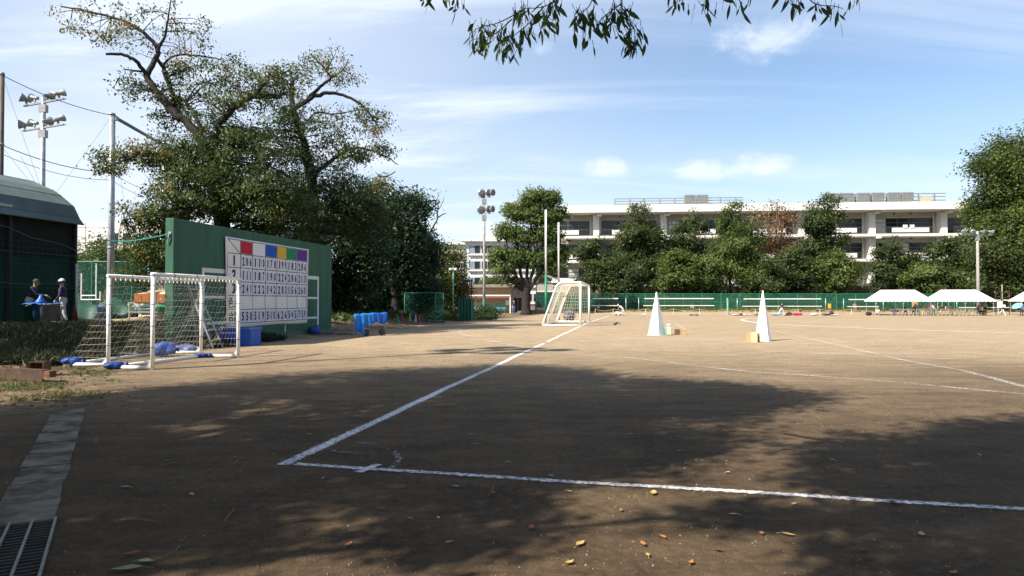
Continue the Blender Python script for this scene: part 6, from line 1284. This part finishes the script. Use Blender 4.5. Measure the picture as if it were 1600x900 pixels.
# ------------------------------------------------------------------ grass, weeds, litter
def tufts(n, fn, hgt, wd, tint, name, lab, lm=L_grass, droop=-1.1):
    C = []; T = []; 
    for _ in range(n):
        p = fn()
        if p is None: continue
        k = random.randint(5,14); s_ = random.uniform(.5,1.3); q = np.array(p)+np.concatenate([rng.normal(size=(k,2))*.07*s_, np.full((k,1), hgt*.38*s_)], axis=1); C.append(q); T.append(np.full(k, tint+random.gauss(0,.16)))
    o = leaves(name, lm, np.concatenate(C), hgt, wd, np.concatenate(T), None, droop); return tag(o, lab, 'grass', None, 'stuff')
def on_bank():
    y = random.uniform(14.2,25); x = -9.9+.18*(y-15)-abs(random.gauss(0,4.0))-.1
    if x < -.74*y-3: return None
    if math.sin(x*1.3)*math.cos(y*1.1) > .55: return None
    return (x, y, gz(x,y))
random.seed(21); tufts(7500, on_bank, .32, .024, .45, 'bank_grass', 'long dark grass covering the shaded bank', L_weed, -.7)
def near_edge():
    y = random.uniform(9.6,14.6); x = -.70*y-random.uniform(-1.6,3.0)
    if math.sin(x*2.3+1)*math.sin(y*2.9) < .12+.1*(x+.62*y+1): return None
    return (x, y, gz(x,y))
tufts(1800, near_edge, .09, .010, .60, 'verge_grass', 'short sunlit grass tufts beside the rusty beam')
def wall_foot():
    s_ = random.uniform(-1.6,2.2); o = random.uniform(-1.6,.25) if s_ < 0 else random.uniform(.02,.3); p = wpt(s_,0,o); return (p.x,p.y,gz(p.x,p.y))
tufts(420, wall_foot, .24, .04, .45, 'wall_weeds', 'weeds growing round the foot of the practice wall end')
def under_trees():
    px = random.uniform(520,775); d = random.uniform(33,70); p = ON(px,d)
    edge = GP(520,517).lerp(GP(775,499), (px-520)/255)
    if p.y < edge.y+random.uniform(0,2): return None
    return tuple(p)
tufts(2600, under_trees, .42, .05, .38, 'tree_line_grass', 'rough grass and weeds under the dark tree line')
def fence_foot(): p = ON(random.uniform(880,1620), random.uniform(95,100)); return tuple(p)
tufts(1500, fence_foot, .40, .07, .62, 'fence_grass', 'dry grass strip along the foot of the green fence')
LC = []
while len(LC) < 2600:
    y = random.uniform(9.3,16); x = -.60*y-random.uniform(-1.4,4.5)
    if random.random() < sst(-2.0,2.5,-.66*y-x) and x > -.8*y-2: LC.append((x,y,gz(x,y)+.012))
o = leaves('leaf_litter', L_brown, np.array(LC), .06, .03, rng.uniform(0,.8,size=len(LC)), None, 0, flat=.85); tag(o, 'dry leaf litter strewn over the verge by the rusty beam', 'leaves', None, 'stuff')
dp = MB(); dpp = ON(766,72)
C = [np.array(ON(random.uniform(744,772),random.uniform(70,74)))+np.array([0,0,.4])+rng.normal(size=(30,3))*np.array([.5,.4,.35]) for _ in range(24)]; o = leaves('grass_mound', L_dark, np.concatenate(C), .35, .14, rng.uniform(.2,.8,size=24*30), None, -.3, org=tuple(dpp)); tag(o, 'dark heap of cut branches beside the slim floodlight pole', 'branches', None, 'stuff')

lf = [mat('leaf_yellow', (.50,.34,.09), (.38,.24,.06), 30, .7), mat('leaf_pale', (.42,.40,.28), (.30,.29,.20), 30, .7), mat('leaf_orange', (.42,.17,.05), (.30,.11,.04), 30, .7), mat('leaf_red', (.28,.06,.03), (.18,.04,.02), 30, .7), mat('leaf_green', (.22,.27,.13), (.15,.20,.09), 30, .7), mat('leaf_brown', (.10,.06,.035), (.06,.04,.025), 30, .8)]
nmz = ['yellow','pale buff','orange','dark red','greenish','dark brown']
lpos = [(195,763,4,.09),(300,775,0,.08),(713,762,1,.06),(792,724,4,.07),(1021,773,0,.11),(907,852,0,.10),(595,797,3,.07),(1005,853,2,.07),(1137,740,1,.06),(830,827,3,.09),(771,772,3,.06),(685,812,1,.05),(890,770,0,.06),(1145,806,1,.07),(1232,838,0,.09),(890,882,0,.07),(545,853,2,.08),(198,892,4,.16),(482,680,1,.05),(640,812,2,.05),(1060,706,1,.05),(746,695,1,.05),(735,680,0,.06),(1395,787,5,.07),(1190,836,2,.06),(1240,790,1,.07),(1440,838,0,.08),(1490,900,2,.07),(205,868,3,.10),(228,880,4,.10),(150,560+130,1,.05),(505,749,1,.05),(560,620,5,.05),(770,618,5,.07),(1037,842,2,.06),(1012,870,0,.05),(1530,712,1,.05),(1300,720,1,.05),(412,640,1,.05),(330,652,1,.05),(1080,882,2,.06),(700,850,1,.05),(930,628,0,.05),(1060,560,5,.05),(1350,862,5,.08),(620,875,5,.06),(1120,862,5,.06),(860,745,1,.05),(970,800,2,.05),(410,790,5,.06)]
random.seed(9)
for px, py, ci, l in lpos:
    p = GP(px, min(py,898)); yaw = random.uniform(0,6.28); X = V((math.cos(yaw),math.sin(yaw),0)); Y = V((-X.y,X.x,0)); wd = l*random.uniform(.4,.55); m = MB(); cu = random.uniform(.1,.3)
    ws = (.03,.62,1,.8,.4,.02); vs = []
    for k, b in enumerate(ws):
        q = k/5; z = .012+cu*l*(q-.5)**2*1.6; vs += [p+X*l*(q-.5)+Y*wd*.5*b+UP*(z+.14*wd*b), p+X*l*(q-.5)+UP*z, p+X*l*(q-.5)-Y*wd*.5*b+UP*(z+.14*wd*b)]
    m.add(vs, [(3*k+a,3*k+a+1,3*k+a+4,3*k+a+3) for k in range(5) for a in (0,1)]); m.tube([p-X*l*.5+UP*.014, p-X*l*.8+UP*.008], .0018, 4)
    o = m.build('fallen_leaf', lf[ci], None, True, p); zone = 'near the steel grating' if px < 240 and py > 850 else 'beside the drain channel' if px < 240 else 'just left of the corner mark' if px < 440 else 'inside or by the corner arc' if px < 620 and 670 < py < 760 else 'below the corner mark' if px < 660 and py >= 760 else 'beyond the goal line in deep shade' if py < 740 and px < 900 else 'beyond the goal line toward the tents' if py < 745 else 'close to the goal line' if py < 800 else 'on the sunny patch at the bottom' if px < 1100 else 'near the bottom corner toward the tents'
    tag(o, '%s %s fallen leaf lying on dirt %s' % ('tiny' if l < .055 else 'small' if l < .075 else 'large', nmz[ci], zone), 'leaf', 'fallen leaves on the dirt')
twm = mat('twig_dry', (.20,.15,.10), (.12,.09,.06), 20, .9)
for i, (a, b, c, lab) in enumerate((((235,732),(258,728),(281,722),'thin dry twig lying left of the corner mark'),((350,818),(358,808),(366,797),'curved twig below the lone pale leaf'),((242,877),(268,868),(281,855),'forked dry twig near the drain channel'),((360,700+30),(372,722),(385,716),'tiny twig left of the field corner'),((190,814),(215,815),(244,816),'straight dry stalk between drain and corner'),((762,772+5),(768,770),(772,760),'short twig under the goal line'))):
    P = [GP(*a)+UP*.008, GP(*b)+UP*.016, GP(*c)+UP*.008]; t = MB().tube(curve_pts(P), .0035, 5).build('twig', twm, None, True, P[1]); tag(t, lab, 'twig', 'dry twigs on the dirt')
n = 14000; yy = 2.6+22*rng.random(n)**2.2; xx = (rng.random(n)*2-1)*(.80*yy+.5); sz = .0025+.006*rng.random(n)**3*(1+yy*.10); m = MB(); vs = []; fs = []
for i in range(n):
    o = 4*i; s_ = sz[i]; a = random.random()*6.28; c, s2_ = math.cos(a)*s_, math.sin(a)*s_; z = gz(xx[i],yy[i])
    vs += [(xx[i]+c,yy[i]+s2_,z),(xx[i]-c*.5-s2_*.8,yy[i]-s2_*.5+c*.8,z),(xx[i]-c*.5+s2_*.8,yy[i]-s2_*.5-c*.8,z),(xx[i],yy[i],z+s_*1.1)]; fs += [(o,o+1,o+3),(o+1,o+2,o+3),(o+2,o,o+3)]
m.add(vs, fs); tag(m.build('gravel', mat('grit', (.20,.165,.12), (.06,.045,.032), 3, .9, lo=.4, hi=.6), None), 'fine gravel and crumbs scattered over the dirt field', 'gravel', None, 'stuff')
print('SCENE READY', len(bpy.data.objects))
import OpenImageIO as oiio, sys
im=oiio.ImageBuf('/workdir/render_main.png'); 
import numpy as np
a=im.get_pixels(oiio.FLOAT)[:,:,:3]
for n,(x,y) in dict(skyR=(1300,200),skyTL=(60,60),skyMid=(700,200),skyHor=(1000,300),lit=(1000,560),litfar=(1100,540),shade=(700,660),shadeL=(250,780),litnear=(1000,860),wall=(310,400),roof=(60,300),tree=(330,330),row=(1060,420)).items():
    X=int(x*.64);Y=int(y*.64); print(n,(a[Y-6:Y+6,X-6:X+6].mean((0,1))*255).astype(int))
